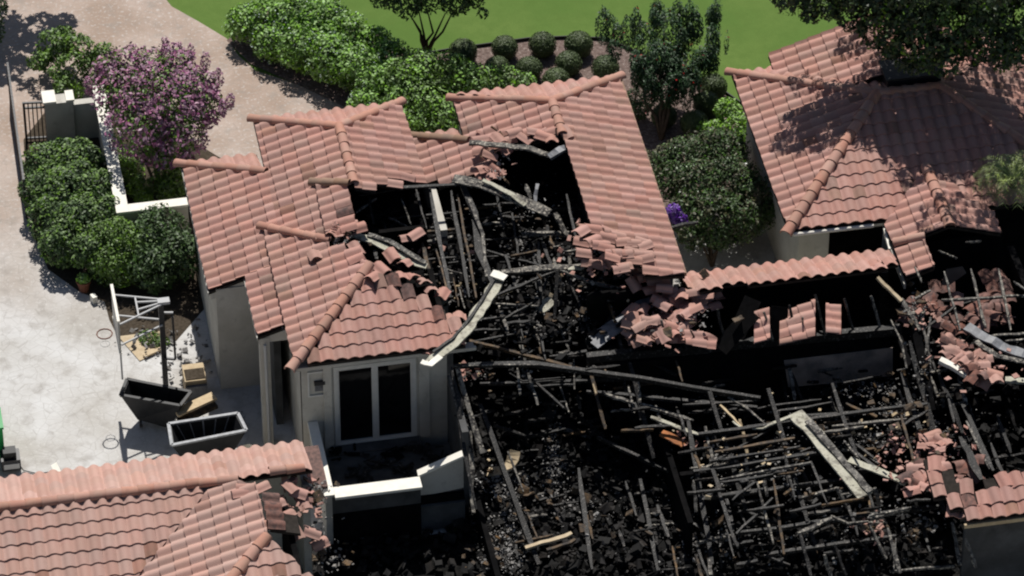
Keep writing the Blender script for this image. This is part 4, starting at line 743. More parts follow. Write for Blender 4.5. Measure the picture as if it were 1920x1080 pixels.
rubble('black_cinders', [(x, y, sx*.7, sy*.7, z, n//3) for x, y, sx, sy, z, n in A], 'chip', .03, .12)
A2 = [(925, 905, 30, 18, .4, 60), (958, 990, 18, 45, .3, 110), (940, 1040, 30, 20, .3, 80), (1040, 880, 10, 45, .3, 90), (1090, 950, 40, 25, .3, 60), (1290, 935, 18, 15, .4, 60), (1340, 880, 10, 60, .5, 60), (1300, 1000, 20, 40, .3, 50), (1400, 860, 70, 30, 1.6, 60), (1480, 870, 25, 30, 2.2, 60), (1620, 820, 50, 25, 1.6, 80), (1700, 770, 30, 20, 1.8, 60), (1640, 725, 40, 12, 1.6, 60), (1560, 1020, 60, 20, .4, 30), (1360, 1020, 12, 30, .4, 40), (1110, 560, 50, 25, 3.1, 60), (1080, 600, 50, 20, 2.9, 40), (900, 705, 25, 10, 1.9, 30), (980, 650, 12, 40, 2.3, 40), (1240, 700, 60, 25, 1.2, 70), (845, 535, 20, 30, 3.1, 50), (980, 455, 20, 15, 3.2, 40), (1060, 460, 30, 40, 3.4, 60), (1000, 400, 70, 30, 3.6, 40), (1140, 480, 40, 25, 4.0, 60), (1760, 830, 30, 30, 2.0, 50), (1720, 640, 15, 60, 2.8, 90), (1710, 580, 20, 12, 3.4, 40), (590, 920, 16, 12, 3.6, 120), (600, 1000, 20, 30, 1.5, 60), (620, 1050, 20, 20, .6, 40), (1660, 950, 60, 20, 1.9, 60), (1730, 985, 30, 15, 1.6, 50), (1000, 620, 50, 10, 2.8, 30), (1290, 600, 30, 20, 3.7, 40), (640, 448, 14, 8, 4.9, 40), (935, 300, 12, 25, 4.6, 40)]
rubble('ash_fragments', [(x, y, sx*.8, sy*.8, z, int(n*.8)) for x, y, sx, sy, z, n in A2], 'ashchip', .03, .11)
rubble('wood_splinters', [(x, y, sx*1.4, sy*1.4, z+.1, n//7) for x, y, sx, sy, z, n in A2], 'charbrown', .08, .3, .22)
rubble('ash_glint_flakes', [(940, 1040, 22, 28, .35, 260), (958, 985, 14, 40, .35, 240), (1035, 800, 10, 40, .5, 120), (1040, 880, 16, 26, .4, 160), (930, 905, 35, 16, .4, 140), (1100, 950, 50, 22, .3, 130), (1290, 940, 22, 18, .4, 140), (1350, 850, 10, 80, 1.6, 120), (1290, 1010, 20, 40, .3, 120), (1480, 860, 20, 50, 2.2, 100), (1640, 728, 45, 10, 1.7, 160), (1660, 770, 30, 12, 1.7, 90), (1620, 830, 60, 20, 1.6, 160), (1070, 560, 60, 30, 3.2, 120), (1010, 450, 40, 60, 3.4, 120), (870, 450, 14, 70, 3.6, 80), (1240, 700, 60, 20, 1.4, 130), (1410, 1000, 40, 40, .4, 90), (1620, 1020, 60, 30, .4, 90), (1730, 650, 14, 70, 2.9, 120), (900, 570, 25, 40, 3.3, 50), (1850, 760, 50, 50, 1.0, 60)], 'ashchip', .015, .055)  # pale ash flakes, bunched so their colour also stands for glints
rubble('pale_splinters', [(1340, 850, 40, 30, 2.4, 12), (1430, 850, 40, 30, 2.4, 12), (1620, 820, 40, 20, 2.0, 12), (1000, 690, 60, 20, 2.4, 8), (920, 880, 15, 15, .6, 8), (870, 540, 15, 30, 3.4, 10), (1100, 530, 60, 20, 3.6, 10), (1690, 780, 40, 30, 2.1, 12)], 'palewood', .04, .15, .2)
rubble('tile_shards', [(1240, 600, 40, 30, 3.5, 90), (1140, 480, 40, 30, 4.2, 60), (1740, 870, 50, 30, 2.3, 70), (1690, 850, 40, 25, 1.9, 40), (1820, 680, 40, 25, 3.0, 60), (640, 430, 20, 12, 5.0, 25), (930, 300, 20, 25, 4.6, 25), (560, 930, 20, 20, 4.0, 40), (880, 705, 15, 12, 2.0, 16), (790, 455, 40, 15, 3.2, 16), (1730, 590, 20, 20, 3.4, 30), (1280, 825, 14, 8, 1.7, 10), (1640, 990, 20, 15, 1.7, 20)], 'tile', .05, .2, .3)
# ================================================================== PLANTS
def leaves(blobs, n, size, m, name, parent, seed=1, up=.35, gap=.45, freq=1.7, shell=(.55, 1.08), asp=.5, tall=0, inner=True):
    n = int(n*1.45); size *= .80
    rs = np.random.RandomState(seed); bl = np.array(blobs, float); vol = (bl[:, 3]*bl[:, 4]*bl[:, 5])**(2/3); pr = vol/vol.sum()
    N = int(n*1.6); idx = rs.choice(len(bl), N, p=pr); d = rs.normal(size=(N, 3)); d /= np.linalg.norm(d, axis=1)[:, None]
    rad = shell[0]+(shell[1]-shell[0])*rs.rand(N)**.6
    ph = rs.rand(6)*6.28
    P = bl[idx, :3]+d*bl[idx, 3:6]*rad[:, None]
    f = freq
    w = (np.sin(P[:, 0]*f*1.9+ph[0]+1.3*np.sin(P[:, 1]*f*1.1))*np.sin(P[:, 1]*f*2.2+ph[1]+1.1*np.sin(P[:, 2]*f))*np.sin(P[:, 2]*f*2.0+ph[2])+.55*np.sin(P[:, 0]*f*4.7+ph[3])*np.sin(P[:, 1]*f*4.1+ph[4])*np.sin(P[:, 2]*f*4.5+ph[5]))
    P += d*(w[:, None]*.16*bl[idx, 3:6])
    keep = (w > -gap-.25*rs.rand(N)) & (P[:, 2] > .03); P = P[keep][:n]; d = d[keep][:n]; k = len(P)
    nm = d*.8+rs.normal(size=(k, 3))*.65+np.array([0, 0, up]); nm /= np.linalg.norm(nm, axis=1)[:, None]
    a = rs.normal(size=(k, 3))+np.array([0, 0, tall]); a -= nm*(a*nm).sum(1)[:, None]; a /= np.linalg.norm(a, axis=1)[:, None]; b_ = np.cross(nm, a)
    s = size*(.6+.8*rs.rand(k))[:, None]
    V = np.stack([P-a*s, P-b_*s*asp+nm*s*.15, P+a*s, P+b_*s*asp+nm*s*.15], 1).reshape(-1, 3)
    me = bpy.data.meshes.new(name); me.vertices.add(4*k); me.vertices.foreach_set('co', V.ravel().astype(np.float32))
    me.loops.add(4*k); me.loops.foreach_set('vertex_index', np.arange(4*k, dtype=np.int32)); me.polygons.add(k)
    me.polygons.foreach_set('loop_start', np.arange(0, 4*k, 4, dtype=np.int32)); me.update(calc_edges=True); me.materials.append(M[m])
    return link(name, me, parent)
def trunk(root, base, tops, r=.06, name='trunk'):
    for t in tops:
        b0, t0 = Vector(base), Vector(t); mid = b0.lerp(t0, .5)+Vector((random.gauss(0, .08), random.gauss(0, .08), 0)); k = Vector((b0.x*.75+t0.x*.25, b0.y*.75+t0.y*.25, b0.z+(t0.z-b0.z)*.3))
        B().tube([b0, k, mid, t0], [r, r*.8, r*.6, r*.3]).out(name, 'bark', root, smooth=True)
def plant(name, label, cat, base, blobs, n, size, m, group=None, seed=1, tops=None, tr=.05, extra=(), **kw):
    r = T(name, label, cat, tuple(base), group)
    leaves(blobs, n, size, m, 'crown' if tops else 'foliage', r, seed, **kw)
    for (mm, nn, ss, nme, k2) in extra: leaves(blobs, nn, ss, mm, nme, r, seed+50, **k2)
    if tops: trunk(r, base, tops, tr)
    return r
def pb(L, fz=1.0):   # blobs from photo points: (px, py, z, r[, rz])
    out = []
    for q in L:
        c = at(q[0], q[1], q[2]); out.append((c.x, c.y, c.z, q[3], q[3], q[4] if len(q) > 4 else q[3]*fz))
    return out
def base(px, py): v = at(px, py, 0); return (v.x, v.y, 0)
# purple crape myrtle
bl = pb([(300, 190, 3.0, .95), (235, 180, 2.9, .8), (350, 190, 3.0, .85), (290, 140, 3.3, .7), (205, 140, 3.0, .5), (390, 200, 2.9, .45), (260, 240, 2.6, .8), (340, 245, 2.5, .7), (310, 270, 2.2, .6), (375, 160, 3.3, .45), (240, 120, 3.4, .5), (330, 120, 3.5, .5)])
pm = plant('crape_myrtle', 'round crape myrtle tree covered in mauve blossom beside the white wall', 'tree', base(300, 378), bl, 5600, .075, 'leaf_mid', seed=3, tops=[at(x, y, z) for x, y, z in [(250, 240, 2.5), (290, 220, 2.8), (330, 230, 2.6), (360, 240, 2.5), (275, 200, 2.9)]], tr=.07,
      extra=[('flower_mauve', 5200, .085, 'blossom', dict(shell=(.85, 1.25), up=.6, gap=.0, freq=2.8))], gap=.1, freq=2.2)
b2 = pb([(x, y, 3.2, .13, .34) for x, y in [(310, 85), (358, 100), (385, 115), (410, 145), (432, 190), (250, 100), (215, 120), (185, 135), (270, 105), (338, 95), (165, 160), (418, 205)]])
leaves(b2, 1500, .05, 'flower_mauve', 'blossom_spikes', pm, 9, tall=1.5, gap=2)
# left: loose pale plant with tree shade
plant('feathery_shrub', 'loose bright green feathery shrub spilling onto the driveway at the upper left', 'shrub', base(125, 190), pb([(130, 130, .9, .6), (100, 90, .9, .55), (150, 95, 1.0, .5), (130, 165, .7, .45), (200, 110, .9, .45), (75, 110, .8, .4), (180, 140, .8, .4), (120, 70, 1.0, .35)]), 3800, .08, 'leaf_mid', seed=5, gap=-.02, tall=1)
plant('shade_shrub', 'small dark shrub at the very top left corner', 'shrub', base(-15, 60), pb([(-12, 20, 1.2, .5), (-25, 60, .9, .5)]), 900, .08, 'leaf_dark', seed=6)
# a tree just outside the upper left edge, whose shade falls on the drive
plant('street_tree', 'tree standing just outside the upper left corner, shading the driveway', 'tree', base(-80, -60), pb([(60, -270, 4.5, .6), (90, -230, 4.3, .45), (-20, -280, 4.6, .7), (20, -140, 4.0, .4), (70, -200, 4.2, .35), (-60, -250, 4.4, .8), (100, -285, 4.6, .4), (-45, -215, 4.2, .75), (-10, -230, 4.3, .6), (40, -240, 4.5, .5), (-80, -150, 4.0, .8), (-30, -170, 4.3, .5), (20, -185, 4.2, .35), (-65, -100, 3.6, .6)]), 3600, .16, 'leaf_dark', seed=7, tops=[at(-30, -200, 4.2), at(-80, -170, 4)], gap=.0)
# big dark hedge left
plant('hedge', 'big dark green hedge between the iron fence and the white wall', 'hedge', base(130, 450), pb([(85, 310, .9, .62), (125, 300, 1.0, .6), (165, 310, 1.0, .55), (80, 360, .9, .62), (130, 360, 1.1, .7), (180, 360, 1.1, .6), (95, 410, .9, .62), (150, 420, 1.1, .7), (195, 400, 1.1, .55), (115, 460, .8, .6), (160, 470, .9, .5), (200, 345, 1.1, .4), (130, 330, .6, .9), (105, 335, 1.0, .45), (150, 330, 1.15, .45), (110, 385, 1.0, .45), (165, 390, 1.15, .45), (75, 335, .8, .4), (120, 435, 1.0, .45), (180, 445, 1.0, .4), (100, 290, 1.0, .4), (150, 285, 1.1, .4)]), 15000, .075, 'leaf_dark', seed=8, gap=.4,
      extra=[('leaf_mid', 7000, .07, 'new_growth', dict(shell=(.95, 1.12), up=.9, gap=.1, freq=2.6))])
plant('rounded_shrub', 'round green shrub half in the house shade, just left of the west wall', 'shrub', base(215, 510), pb([(215, 455, 1.0, .75), (215, 490, .7, .75), (270, 470, .9, .7)]), 7000, .06, 'leaf_mid', seed=9, gap=.6)
plant('rounded_shrub', 'dark shaded shrub mass between the white wall and the west wall', 'shrub', base(300, 520), pb([(300, 440, 1.2, .8), (335, 480, 1.0, .7), (290, 500, .9, .7)]), 4000, .08, 'leaf_dark', seed=10)
plant('lime_ground_shrub', 'patch of lime green shrub inside the white wall, under the mauve tree', 'shrub', base(255, 350), pb([(245, 320, .3, .42), (262, 355, .3, .4), (235, 290, .3, .3), (270, 375, .3, .3)]), 2400, .05, 'leaf_lime', seed=11, gap=.8)
plant('dark_shrub', 'dark leafy shrub with thin stems between the lime patch and the left roof corner', 'shrub', base(310, 385), pb([(310, 320, .9, .5, .7), (320, 355, .6, .45), (290, 300, 1.1, .4), (345, 300, 1.0, .3)]), 2600, .07, 'leaf_mid', seed=12, gap=.1, tops=[at(285, 300, 1.2), at(300, 280, 1.4), at(325, 300, 1.2)], tr=.03)
# flowering bank
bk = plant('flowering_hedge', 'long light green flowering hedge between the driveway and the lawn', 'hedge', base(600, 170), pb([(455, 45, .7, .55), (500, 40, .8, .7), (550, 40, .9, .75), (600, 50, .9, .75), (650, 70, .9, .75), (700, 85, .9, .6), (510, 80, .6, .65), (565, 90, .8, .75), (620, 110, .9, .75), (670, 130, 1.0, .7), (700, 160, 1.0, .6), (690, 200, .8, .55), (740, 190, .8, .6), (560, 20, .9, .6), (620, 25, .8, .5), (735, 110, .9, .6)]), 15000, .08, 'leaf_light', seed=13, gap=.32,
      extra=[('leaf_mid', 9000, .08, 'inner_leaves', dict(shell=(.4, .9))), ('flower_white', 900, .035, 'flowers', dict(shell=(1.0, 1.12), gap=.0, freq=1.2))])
plant('shaded_hedge', 'lush green hedge behind the middle roofs, partly in tree shade', 'hedge', base(860, 210), pb([(790, 145, 1.1, .8), (850, 150, 1.0, .75), (900, 160, .9, .65), (950, 158, .8, .5), (985, 160, .6, .35), (800, 195, .8, .7), (830, 225, .6, .6), (780, 230, .6, .5), (760, 150, 1.1, .7)]), 13000, .075, 'leaf_mid', seed=14, gap=.5,
      extra=[('leaf_light', 3500, .075, 'new_growth', dict(shell=(.98, 1.12), up=.8, gap=.1))])
# trees on the lawn edge
plant('multi_stem_tree', 'multi-stemmed dark tree at the top edge with bare stems over the lawn', 'tree', base(800, 104), pb([(760, -95, 4.0, .9), (830, -110, 4.2, 1.0), (900, -90, 4.0, .8), (740, -140, 4.0, .8), (860, -60, 3.9, .7), (765, 0, 2.3, .5), (720, -15, 2.5, .5), (800, -10, 2.6, .6), (850, -5, 2.5, .55), (890, -15, 2.5, .45), (820, -60, 3.2, .9), (760, -70, 3.2, .8), (880, -60, 3.0, .6), (905, 25, 2.2, .18)]), 9500, .085, 'leaf_dark', seed=15, tops=[at(x, y, z) for x, y, z in [(770, 30, 2.0), (785, 20, 2.1), (800, 15, 2.2), (835, 25, 2.0), (850, 20, 2.1), (760, 15, 2.2)]], tr=.06, gap=.2,
      extra=[('leaf_rust', 500, .06, 'rusty_leaves', dict(shell=(.8, 1.0)))])
rq = random.Random(3); sp = []
for k in range(58):
    t = rq.uniform(-1, 1); q = rq.random(); x = 1250+t*(68+55*q); y = 165-150*q+abs(t)*25; sp.append((x, y, 1.5+1.3*q-abs(t)*.2, rq.uniform(.13, .24), rq.uniform(.4, .75)))
sp += [(1345, 95, 1.9, .1, .6), (1362, 80, 2.0, .07, .5), (1140, 85, 2.0, .08, .45), (1155, 60, 2.2, .1, .5), (1230, 120, 1.8, .5, .8), (1280, 120, 1.8, .5, .8), (1255, 70, 2.2, .55, .9), (1250, 175, 1.3, .4, .5)]
plant('upright_tree', 'tall upright dark green tree behind the central roof, against the lawn', 'tree', base(1240, 262), pb(sp), 17000, .07, 'leaf_blue', seed=16, tops=[at(x, y, z) for x, y, z in [(1200, 110, 2.0), (1230, 90, 2.2), (1260, 100, 2.2), (1290, 110, 2.1), (1245, 60, 2.5)]], tr=.07, tall=3.0, asp=.32, gap=.5,
      extra=[('flower_red', 160, .05, 'red_blossom', dict(shell=(.9, 1.1)))])
bl = pb([(1290, 300, 1.6, .7), (1350, 290, 1.7, .8), (1260, 340, 1.5, .6), (1310, 350, 1.6, .8), (1370, 340, 1.7, .8), (1410, 370, 1.5, .7), (1290, 400, 1.4, .6), (1340, 400, 1.5, .75), (1390, 410, 1.4, .65), (1430, 400, 1.3, .45), (1300, 440, 1.1, .45), (1350, 440, 1.1, .45), (1250, 300, 1.5, .45)])
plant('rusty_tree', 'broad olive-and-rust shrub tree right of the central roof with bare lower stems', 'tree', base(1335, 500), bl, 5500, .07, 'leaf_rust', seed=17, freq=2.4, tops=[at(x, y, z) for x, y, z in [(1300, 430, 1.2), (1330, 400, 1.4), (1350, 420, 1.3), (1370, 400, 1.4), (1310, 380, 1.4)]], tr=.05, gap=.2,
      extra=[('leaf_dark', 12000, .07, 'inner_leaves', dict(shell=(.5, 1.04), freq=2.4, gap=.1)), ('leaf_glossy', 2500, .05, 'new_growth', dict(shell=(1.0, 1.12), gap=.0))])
plant('violet_shrub', 'small violet-flowered shrub against the eave right of the central roof', 'shrub', base(1268, 460), pb([(1262, 400, 2.4, .25, .28), (1278, 412, 2.3, .16)]), 520, .06, 'flower_violet', seed=18)
plant('lime_shrub', 'bright lime green shrub at the left corner of the right-hand roof', 'shrub', base(1375, 280), pb([(1365, 210, .9, .42), (1385, 240, .8, .45), (1345, 245, .6, .35), (1320, 240, .5, .2), (1400, 265, .7, .4)]), 3600, .065, 'leaf_lime', seed=19, gap=.5)
plant('low_shrub', 'low red-flowered shrub by the far corner of the central roof', 'shrub', base(1195, 200), pb([(1190, 185, .4, .3), (1200, 205, .35, .28)]), 900, .05, 'leaf_dark', seed=20, extra=[('flower_red', 30, .045, 'blossom', dict(shell=(1.0, 1.1)))])
for i, (x, y, lb) in enumerate([(1215, 300, 'nearest the central eave'), (1300, 262, 'left of the lime shrub')]):
    plant('perennial_clump', 'loose brownish green perennial clump in the mulch, '+lb, 'plant', base(x, y+12), pb([(x, y, .35, .3), (x+12, y+14, .3, .25)]), 800, .05, 'leaf_rust', seed=30+i, gap=.1)
# clipped balls
balls = [(868, 98, 'leftmost of the back row, half hidden by the hedge'), (946, 90, 'second of the back row'), (1017, 84, 'third of the back row'), (1085, 84, 'last of the back row, before the upright tree'), (992, 130, 'front row, between the second and third back balls'), (1066, 120, 'front row, the highest lit one'),
         (1135, 128, 'touching the upright tree, behind the roof corner'), (1043, 152, 'peeking over the central roof hips'), (932, 128, 'half buried in the hedge end'), (1338, 163, 'beside the corner of the right-hand roof'), (1325, 196, 'just left of the lime shrub'), (1245, 218, 'between the upright tree stems'), (1302, 232, 'brownish one in the mulch left of the lime shrub')]
BM = {}
rs = np.random.RandomState(5)
def ball_mesh(seed):
    rs = np.random.RandomState(seed); n = 1900; d = rs.normal(size=(n, 3)); d /= np.linalg.norm(d, axis=1)[:, None]; P = d*np.array([.43, .43, .40])*(.93+.08*rs.rand(n))[:, None]
    a = rs.normal(size=(n, 3)); nm = d+rs.normal(size=(n, 3))*.35; nm /= np.linalg.norm(nm, axis=1)[:, None]; a -= nm*(a*nm).sum(1)[:, None]; a /= np.linalg.norm(a, axis=1)[:, None]; b_ = np.cross(nm, a); s = .028
    V = np.stack([P-a*s, P-b_*s*.7, P+a*s, P+b_*s*.7], 1).reshape(-1, 3); me = mesh('clipped_shrub', [tuple(v) for v in V], [tuple(range(4*i, 4*i+4)) for i in range(n)], 'leaf_box'); return me
bms = [ball_mesh(41), ball_mesh(42)]
core = bmesh.new(); bmesh.ops.create_icosphere(core, subdivisions=2, radius=.39); corem = bpy.data.meshes.new('twig_core'); core.to_mesh(corem); corem.materials.append(M['leaf_box'])
for i, (x, y, lb) in enumerate(balls):
    c = at(x, y, .37); r = T('ball_shrub', 'clipped ball shrub, '+lb, 'shrub', (c.x, c.y, 0), 'clipped ball shrubs in the mulch bed')
    s = random.uniform(.93, 1.07)
    mw = Matrix.Translation((c.x, c.y, .38)) @ Matrix.Rotation(random.uniform(0, 6), 4, 'Z') @ Matrix.Scale(s, 4)
    link('foliage', bms[i % 2], r, mw); link('twig_core', corem, r, mw)
# oak overhanging the right-hand roof
ok = pb([(1490, -20, 7.4, .7), (1540, -30, 7.5, .8), (1600, -30, 7.6, .9), (1660, 10, 7.2, .9), (1700, 50, 6.8, .9), (1750, 60, 6.8, 1.0), (1800, 20, 7.2, 1.1), (1860, 40, 7.0, 1.1), (1910, 60, 6.6, .9), (1890, 95, 6.2, .6), (1720, -40, 8.0, 1.4), (1840, -60, 8.2, 1.5), (1950, -10, 7.4, 1.2), (1640, -80, 8.2, 1.2), (1770, 105, 6.2, .55), (1710, 100, 6.2, .55), (1560, 10, 7.1, .4), (1640, 60, 6.4, .45), (1770, -140, 9, 1.5), (1520, 20, 7.0, .35), (1600, 25, 6.9, .5), (1680, 85, 6.2, .5), (1820, 90, 6.3, .5)])
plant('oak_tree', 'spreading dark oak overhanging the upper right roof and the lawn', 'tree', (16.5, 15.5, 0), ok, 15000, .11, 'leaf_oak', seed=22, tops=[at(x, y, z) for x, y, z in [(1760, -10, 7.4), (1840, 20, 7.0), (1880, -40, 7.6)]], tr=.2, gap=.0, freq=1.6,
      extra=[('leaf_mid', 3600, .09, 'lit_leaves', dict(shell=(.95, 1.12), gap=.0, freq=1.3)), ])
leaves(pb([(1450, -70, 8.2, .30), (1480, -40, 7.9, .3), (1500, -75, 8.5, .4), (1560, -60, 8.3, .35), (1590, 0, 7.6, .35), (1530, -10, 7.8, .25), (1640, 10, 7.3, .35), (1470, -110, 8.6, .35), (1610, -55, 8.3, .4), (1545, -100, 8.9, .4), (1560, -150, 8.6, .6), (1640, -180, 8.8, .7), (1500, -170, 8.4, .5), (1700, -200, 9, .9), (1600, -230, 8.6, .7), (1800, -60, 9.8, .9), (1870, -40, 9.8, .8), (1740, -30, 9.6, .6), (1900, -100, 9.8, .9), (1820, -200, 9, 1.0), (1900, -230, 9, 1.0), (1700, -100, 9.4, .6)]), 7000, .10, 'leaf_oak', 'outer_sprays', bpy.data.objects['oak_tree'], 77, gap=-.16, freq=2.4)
# palm at the right edge
pr = T('palm', 'fan of yellow-green palm fronds at the right edge in front of the tiled roof', 'palm', tuple(at(1905, 470, 0)))
c = at(1898, 335, 4.2)
B().tube([at(1905, 470, 0), c], [.14, .1], 8).out('trunk', 'bark', pr)
for k in range(26):
    a = k*2.399; L_ = random.uniform(.9, 1.35); b_ = B(); pts = [c+Vector((math.cos(a)*L_*t, math.sin(a)*L_*t, .45*math.sin(t*2.2)*L_-.5*t*t)) for t in (0, .25, .5, .75, 1)]
    b_.tube(pts, [.02, .016, .012, .008, .004], 4)
    for j in range(1, 17):
        t = j/17; i0 = int(t*4); p = pts[i0].lerp(pts[min(4, i0+1)], t*4-i0); d = (pts[min(4, i0+1)]-pts[i0]).normalized() if i0 < 4 else (pts[4]-pts[3]).normalized(); s_ = d.cross(Vector((0, 0, 1))).normalized()
        for sg in (-1, 1):
            e = p+(s_*sg*.8+d*.6).normalized()*.34*(1-.6*abs(t-.4))-Vector((0, 0, .07)); b_.add([p-d*.018, p+d*.018, e], [(0, 1, 2)])
    b_.out('frond', 'leaf_palm', pr)
# ================================================================== GARDEN WALL, GATE, FENCE
gw = T('garden_wall', 'white-topped stucco garden wall turning a corner beside the mauve tree', 'wall', (-10.2, 9.5, 0))
wallbox(gw, 'wall', -10.42, -10.15, 7.3, 13.4, 0, 1.42); wallbox(gw, 'wall', -10.148, -8.35, 7.3, 7.56, 0, 1.42)
B().bb(-10.47, -10.1, 7.25, 13.45, 1.422, 1.5).out('coping', 'white', gw); B().bb(-10.098, -8.35, 7.25, 7.6, 1.422, 1.498).out('coping', 'white', gw)
gp_ = T('gate_pillar', 'square white-capped stucco gate pillar between the iron fence and the mauve tree', 'pillar', tuple(at(105, 268, 0)))
v = at(90, 272, 0); vx, vy = v.x, v.y
B().bb(vx, vx+.85, vy, vy+.45, 0, 1.55).out('pillar', 'stucco', gp_); B().bb(vx-.05, vx+.35, vy-.0, vy+.6, 1.552, 1.62).out('cap', 'white', gp_); B().bb(vx+.65, vx+.9, vy, vy+.5, 1.552, 1.62).out('cap', 'white', gp_)
B().bb(vx+.86, vx+1.6, vy+.1, vy+.35, 0, 1.35).out('side_wall', 'stucco', gp_)
def ironfence(label, p0, p1, h, n, name='iron_fence'):
    r = T(name, label, 'fence', (p0[0], p0[1], 0)); p0 = Vector((p0[0], p0[1], 0)); p1 = Vector((p1[0], p1[1], 0)); U = Vector((0, 0, 1))
    for z in (h-.03, h-.22, .12): B().plank([p0+U*z, p1+U*z], .06, .05).out('rail', 'iron', r)
    for i in range(n+1):
        p = p0.lerp(p1, i/n); w = .07 if i in (0, n) else .035
        B().box(p+U*h/2, (w, w, h)).out('post' if i in (0, n) else 'picket', 'iron', r)
    return r
a, b_ = at(14, 118, 1.5), at(44, 335, 1.5); ironfence('black iron fence running along the outer edge of the dark hedge', a, b_, 1.5, 34)
ironfence('short black iron fence between the long fence and the white gate pillar', at(44, 192, 1.5), at(84, 190, 1.5), 1.5, 5)
# ================================================================== THINGS ON THE DRIVE
hp = T('basketball_hoop', 'basketball hoop with grey backboard on a dark pole, standing left of the house', 'basketball hoop', tuple(at(312, 745, 0)))
base_ = at(312, 742, 0); px_, py_ = base_.x, base_.y; top = Vector((px_, py_, 3.55))
B().box((px_, py_, 1.75), (.15, .15, 3.5)).out('pole', 'iron', hp)
bx = at(213, 575, 3.0).x
B().bb(bx-.03, bx+.02, py_-.85, py_+.75, 2.55, 3.65).out('backboard', 'backboard', hp)
B().bb(bx-.045, bx+.035, py_-.87, py_+.77, 3.652, 3.72).out('backboard_frame', 'white', hp)
B().bb(bx-.045, bx+.035, py_-.87, py_+.77, 2.50, 2.548).out('backboard_frame', 'white', hp)
def rod(name, p, q, w=.045, m='grey', r_=hp): return B().plank([p, q], w, w).out(name, m, r_)
for yy, zz in ((py_+.6, 3.45), (py_-.7, 3.45), (py_+.6, 2.7), (py_-.7, 2.7)): rod('arm', (bx+.04, yy, zz), (px_, py_+(.12 if yy > py_ else -.12), zz+.05))
rod('arm', (bx+.6, py_+.35, 3.47), (bx+.6, py_-.42, 3.47)); rod('arm', (bx+.6, py_+.15, 3.47), (px_, py_+.04, 3.5)); rod('arm', (bx+.6, py_-.18, 3.47), (px_, py_-.04, 3.5))
B().box((px_+.08, py_, 3.52), (.34, .22, .09)).out('bracket', 'grey', hp)
rod('strut', (px_+.3, py_-.1, 3.0), (px_+.3, py_-.2, 1.5), .06, 'iron'); rod('strut', (px_+.3, py_-.2, 1.5), (px_, py_-.1, 1.5), .06, 'iron'); rod('strut', (px_+.05, py_, 3.1), (px_+.33, py_-.05, 3.1), .05, 'grey')
rod('strut', (bx, py_-.78, 2.5), (bx, py_-.78, 1.5), .05)
ring = [(bx-.36+.22*math.cos(t), py_-.05+.22*math.sin(t), 2.62) for t in [k*math.pi/6 for k in range(13)]]
B().tube(ring, .018).out('rim', 'clay', hp); B().tube([(x, y, z-.02) for x, y, z in ring], .008).tube([(bx-.36+(x-bx+.36)*.6, py_-.05+(y-py_+.05)*.6, 2.25) for x, y, z in ring], .008).out('net', 'backboard', hp)
def cart(label, corners, zt, m_in, rimm, taper=.55, zb=.25):
    """tilt cart: open tub, corners = rim corners in the photo at height zt"""
    P = [at(x, y, zt) for x, y in corners]; c = sum(P, Vector())/4; r = T('tub_cart', label, 'cart', (c.x, c.y, 0))
    bot = [Vector((c.x+(p.x-c.x)*taper+.0, c.y+(p.y-c.y)*.75, zb)) for p in P]
    iP = [c+(p-c)*.93 for p in P]; ib = [Vector((b_.x*.95+c.x*.05, b_.y*.95+c.y*.05, zb+.06)) for b_ in bot]
    V = P+bot+iP+ib; F = []
    for i in range(4):
        j = (i+1) % 4; F += [(i, i+4, j+4, j), (8+i, 8+j, 12+j, 12+i), (i, j, 8+j, 8+i)]
    F += [(4, 7, 6, 5), (12, 13, 14, 15)]
    B().add(V, F).out('tub', m_in, r)
    b_ = B()
    for i in range(4): b_.plank([P[i]+Vector((0, 0, .02)), P[(i+1) % 4]+Vector((0, 0, .02))], .09, .06)
    b_.out('rim', rimm, r)
    for i in range(4):
        q = bot[i]*.85+c*.15; B().tube([(q.x-.04, q.y, .12), (q.x+.04, q.y, .12)], .12, 10).out('wheel', 'iron', r)
    for i in range(5):
        t = (i+.5)/5; a_ = iP[1].lerp(iP[2], t); b2_ = ib[1].lerp(ib[2], t); B().plank([a_+Vector((-.02, 0, -.02)), b2_], .04, .02).out('rib', rimm, r)
    return r
cart('black plastic tub cart standing behind the grey-rimmed one on the driveway', [(226, 742), (238, 712), (358, 736), (338, 762)], 1.2, 'bin', 'bin')
cart('dark tub cart with a worn grey rim, nearest the lower-left roof', [(322, 836), (316, 796), (446, 776), (462, 808)], 1.25, 'bin', 'rim')
def crate(label, px, py, s, h, m, yaw=0, name='crate', cat='crate'):
    c = at(px, py, h/2); o = B().box(c, (s[0], s[1], h), rotm(yaw)).out(name, m); tag(o, label, cat); return o
cb = T('wooden_crate', 'open crate holding a pale box, standing left of the porch column', 'crate', tuple(at(365, 720, 0)))
c = at(365, 715, .35); B().box(c, (.62, .75, .7), rotm(0)).out('box', 'palewood', cb); B().box(c+Vector((0, -.1, .36)), (.56, .45, .03)).out('lid', 'soil', cb); B().box(c+Vector((0, -.42, -.06)), (.6, .1, .5)).out('front_panel', 'greymetal', cb)
tag(B().plank([at(330, 775, .9), at(402, 742, 1.0)], .32, .07).out('lumber_plank', 'palewood'), 'pale lumber plank leaning between the two tub carts', 'plank')
tag(B().plank([at(335, 790, .6), at(405, 758, .7)], .25, .12).out('lumber_plank', 'charbrown'), 'darker timber under the pale plank between the two tub carts', 'plank')
tag(B().prism(gp([(222, 632), (300, 622), (310, 655), (262, 678)]), .015, .03).out('cardboard_sheet', 'palewood'), 'flat brown cardboard sheet on the paving below the basketball hoop', 'cardboard')
tag(B().plank([at(270, 668, .08), at(305, 652, .08)], .12, .05).out('short_plank', 'palewood'), 'short plank lying at the edge of the cardboard below the hoop', 'plank')
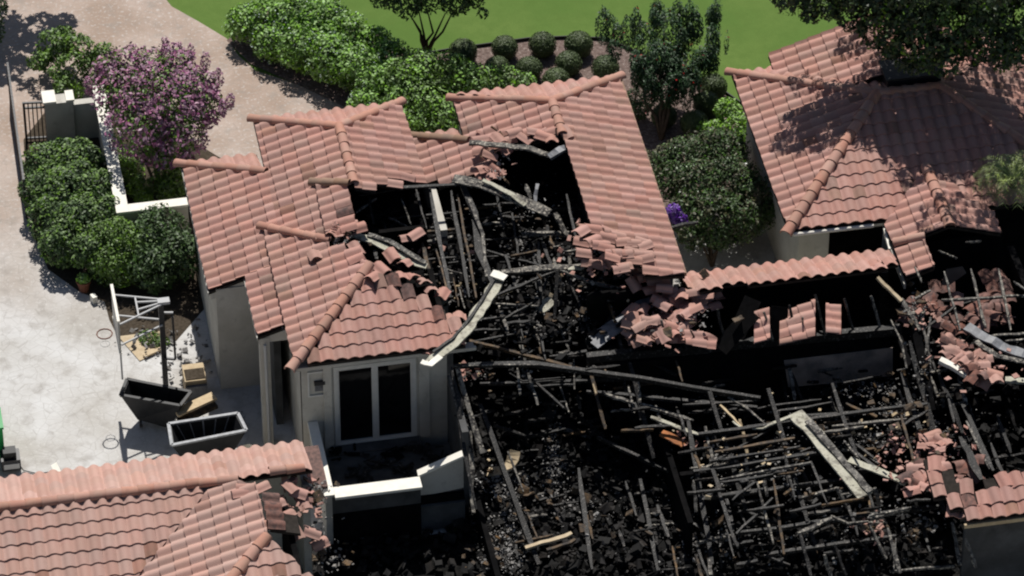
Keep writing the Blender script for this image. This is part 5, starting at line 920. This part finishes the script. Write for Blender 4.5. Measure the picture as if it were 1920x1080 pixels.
plant('leaf_litter', 'small pile of leafy cuttings beside the hoop pole', 'cuttings', base(290, 650), pb([(280, 632, .1, .3, .12), (300, 640, .1, .25, .1)]), 500, .05, 'leaf_mid', seed=25)
rubble('driveway_litter', [(350, 660, 30, 25, .0, 60), (280, 640, 25, 15, .0, 40), (345, 715, 20, 20, .0, 30), (420, 800, 30, 20, .0, 20)], 'ashchip', .04, .16)
# potted plant
pt = T('potted_plant', 'small succulent in a terracotta pot at the tip of the dark hedge', 'plant', tuple(at(158, 545, 0)))
v = at(158, 545, 0); b_ = B(); seg = 12
for r0, r1, z0, z1 in ((.13, .2, 0, .34), (.22, .22, .34, .4)):
    b_.add([(v.x+r*math.cos(2*math.pi*k/seg), v.y+r*math.sin(2*math.pi*k/seg), z) for r, z in ((r0, z0), (r1, z1)) for k in range(seg)], [(k, (k+1) % seg, seg+(k+1) % seg, seg+k) for k in range(seg)]+[tuple(range(seg, 2*seg))])
b_.out('pot', 'clay', pt); leaves([(v.x, v.y, .46, .2, .2, .12)], 260, .06, 'leaf_light', 'foliage', pt, 26, gap=3)
tag(B().box(at(176, 560, .12), (.14, .2, .24), rotm(20)).out('white_pot', 'white'), 'small white pot right of the terracotta potted plant', 'pot')
# left edge: green bin, black compressor
gb = T('green_bin', 'green plastic bin cut off by the left edge', 'bin', tuple(at(-8, 870, 0)))
v = at(-10, 850, 0); B().bb(v.x-.5, v.x+.27, v.y-.3, v.y+.5, .05, 1.15).out('body', 'green', gb); B().bb(v.x-.52, v.x+.30, v.y-.34, v.y+.54, 1.152, 1.22).out('lid', 'green', gb)
cp = T('compressor', 'small black machine with a cable beside the green bin', 'machine', tuple(at(20, 880, 0)))
v = at(22, 880, 0); B().bb(v.x-.28, v.x+.26, v.y-.2, v.y+.3, .12, .5).out('body', 'iron', cp); B().bb(v.x-.2, v.x+.16, v.y-.1, v.y+.2, .502, .7).out('motor', 'bin', cp); B().bb(v.x-.22, v.x+.22, v.y-.22, v.y-.202, .2, .38).out('panel', 'grey', cp)
B().tube([at(34, 868, .3), at(44, 882, .04), at(70, 888, .03), at(100, 884, .03), at(130, 886, .03)], .018).out('cable', 'iron', cp)
tag(B().plank([at(101, 870, .25), at(113, 895, .25)], .18, .03, 0, Vector((0, -1, .5))).out('white_bag', 'white'), 'small white paper scrap standing behind the lower-left roof edge', 'scrap')
tag(B().add([tuple(at(*p)) for p in [(468, 832, .6), (498, 850, .5), (472, 852, .1), (440, 852, .1), (455, 835, .3)]], [(0, 1, 2), (0, 2, 4), (4, 2, 3)]).out('white_tarp', 'white'), 'crumpled white plastic behind the ridge right of the grey-rimmed cart', 'tarp')
tag(B().add([tuple(at(*p)) for p in [(412, 852, .1), (425, 838, .5), (432, 852, .1), (400, 856, .1)]], [(0, 1, 2), (0, 3, 1)]).out('white_tarp', 'white'), 'small white plastic peak just in front of the grey-rimmed cart', 'tarp')
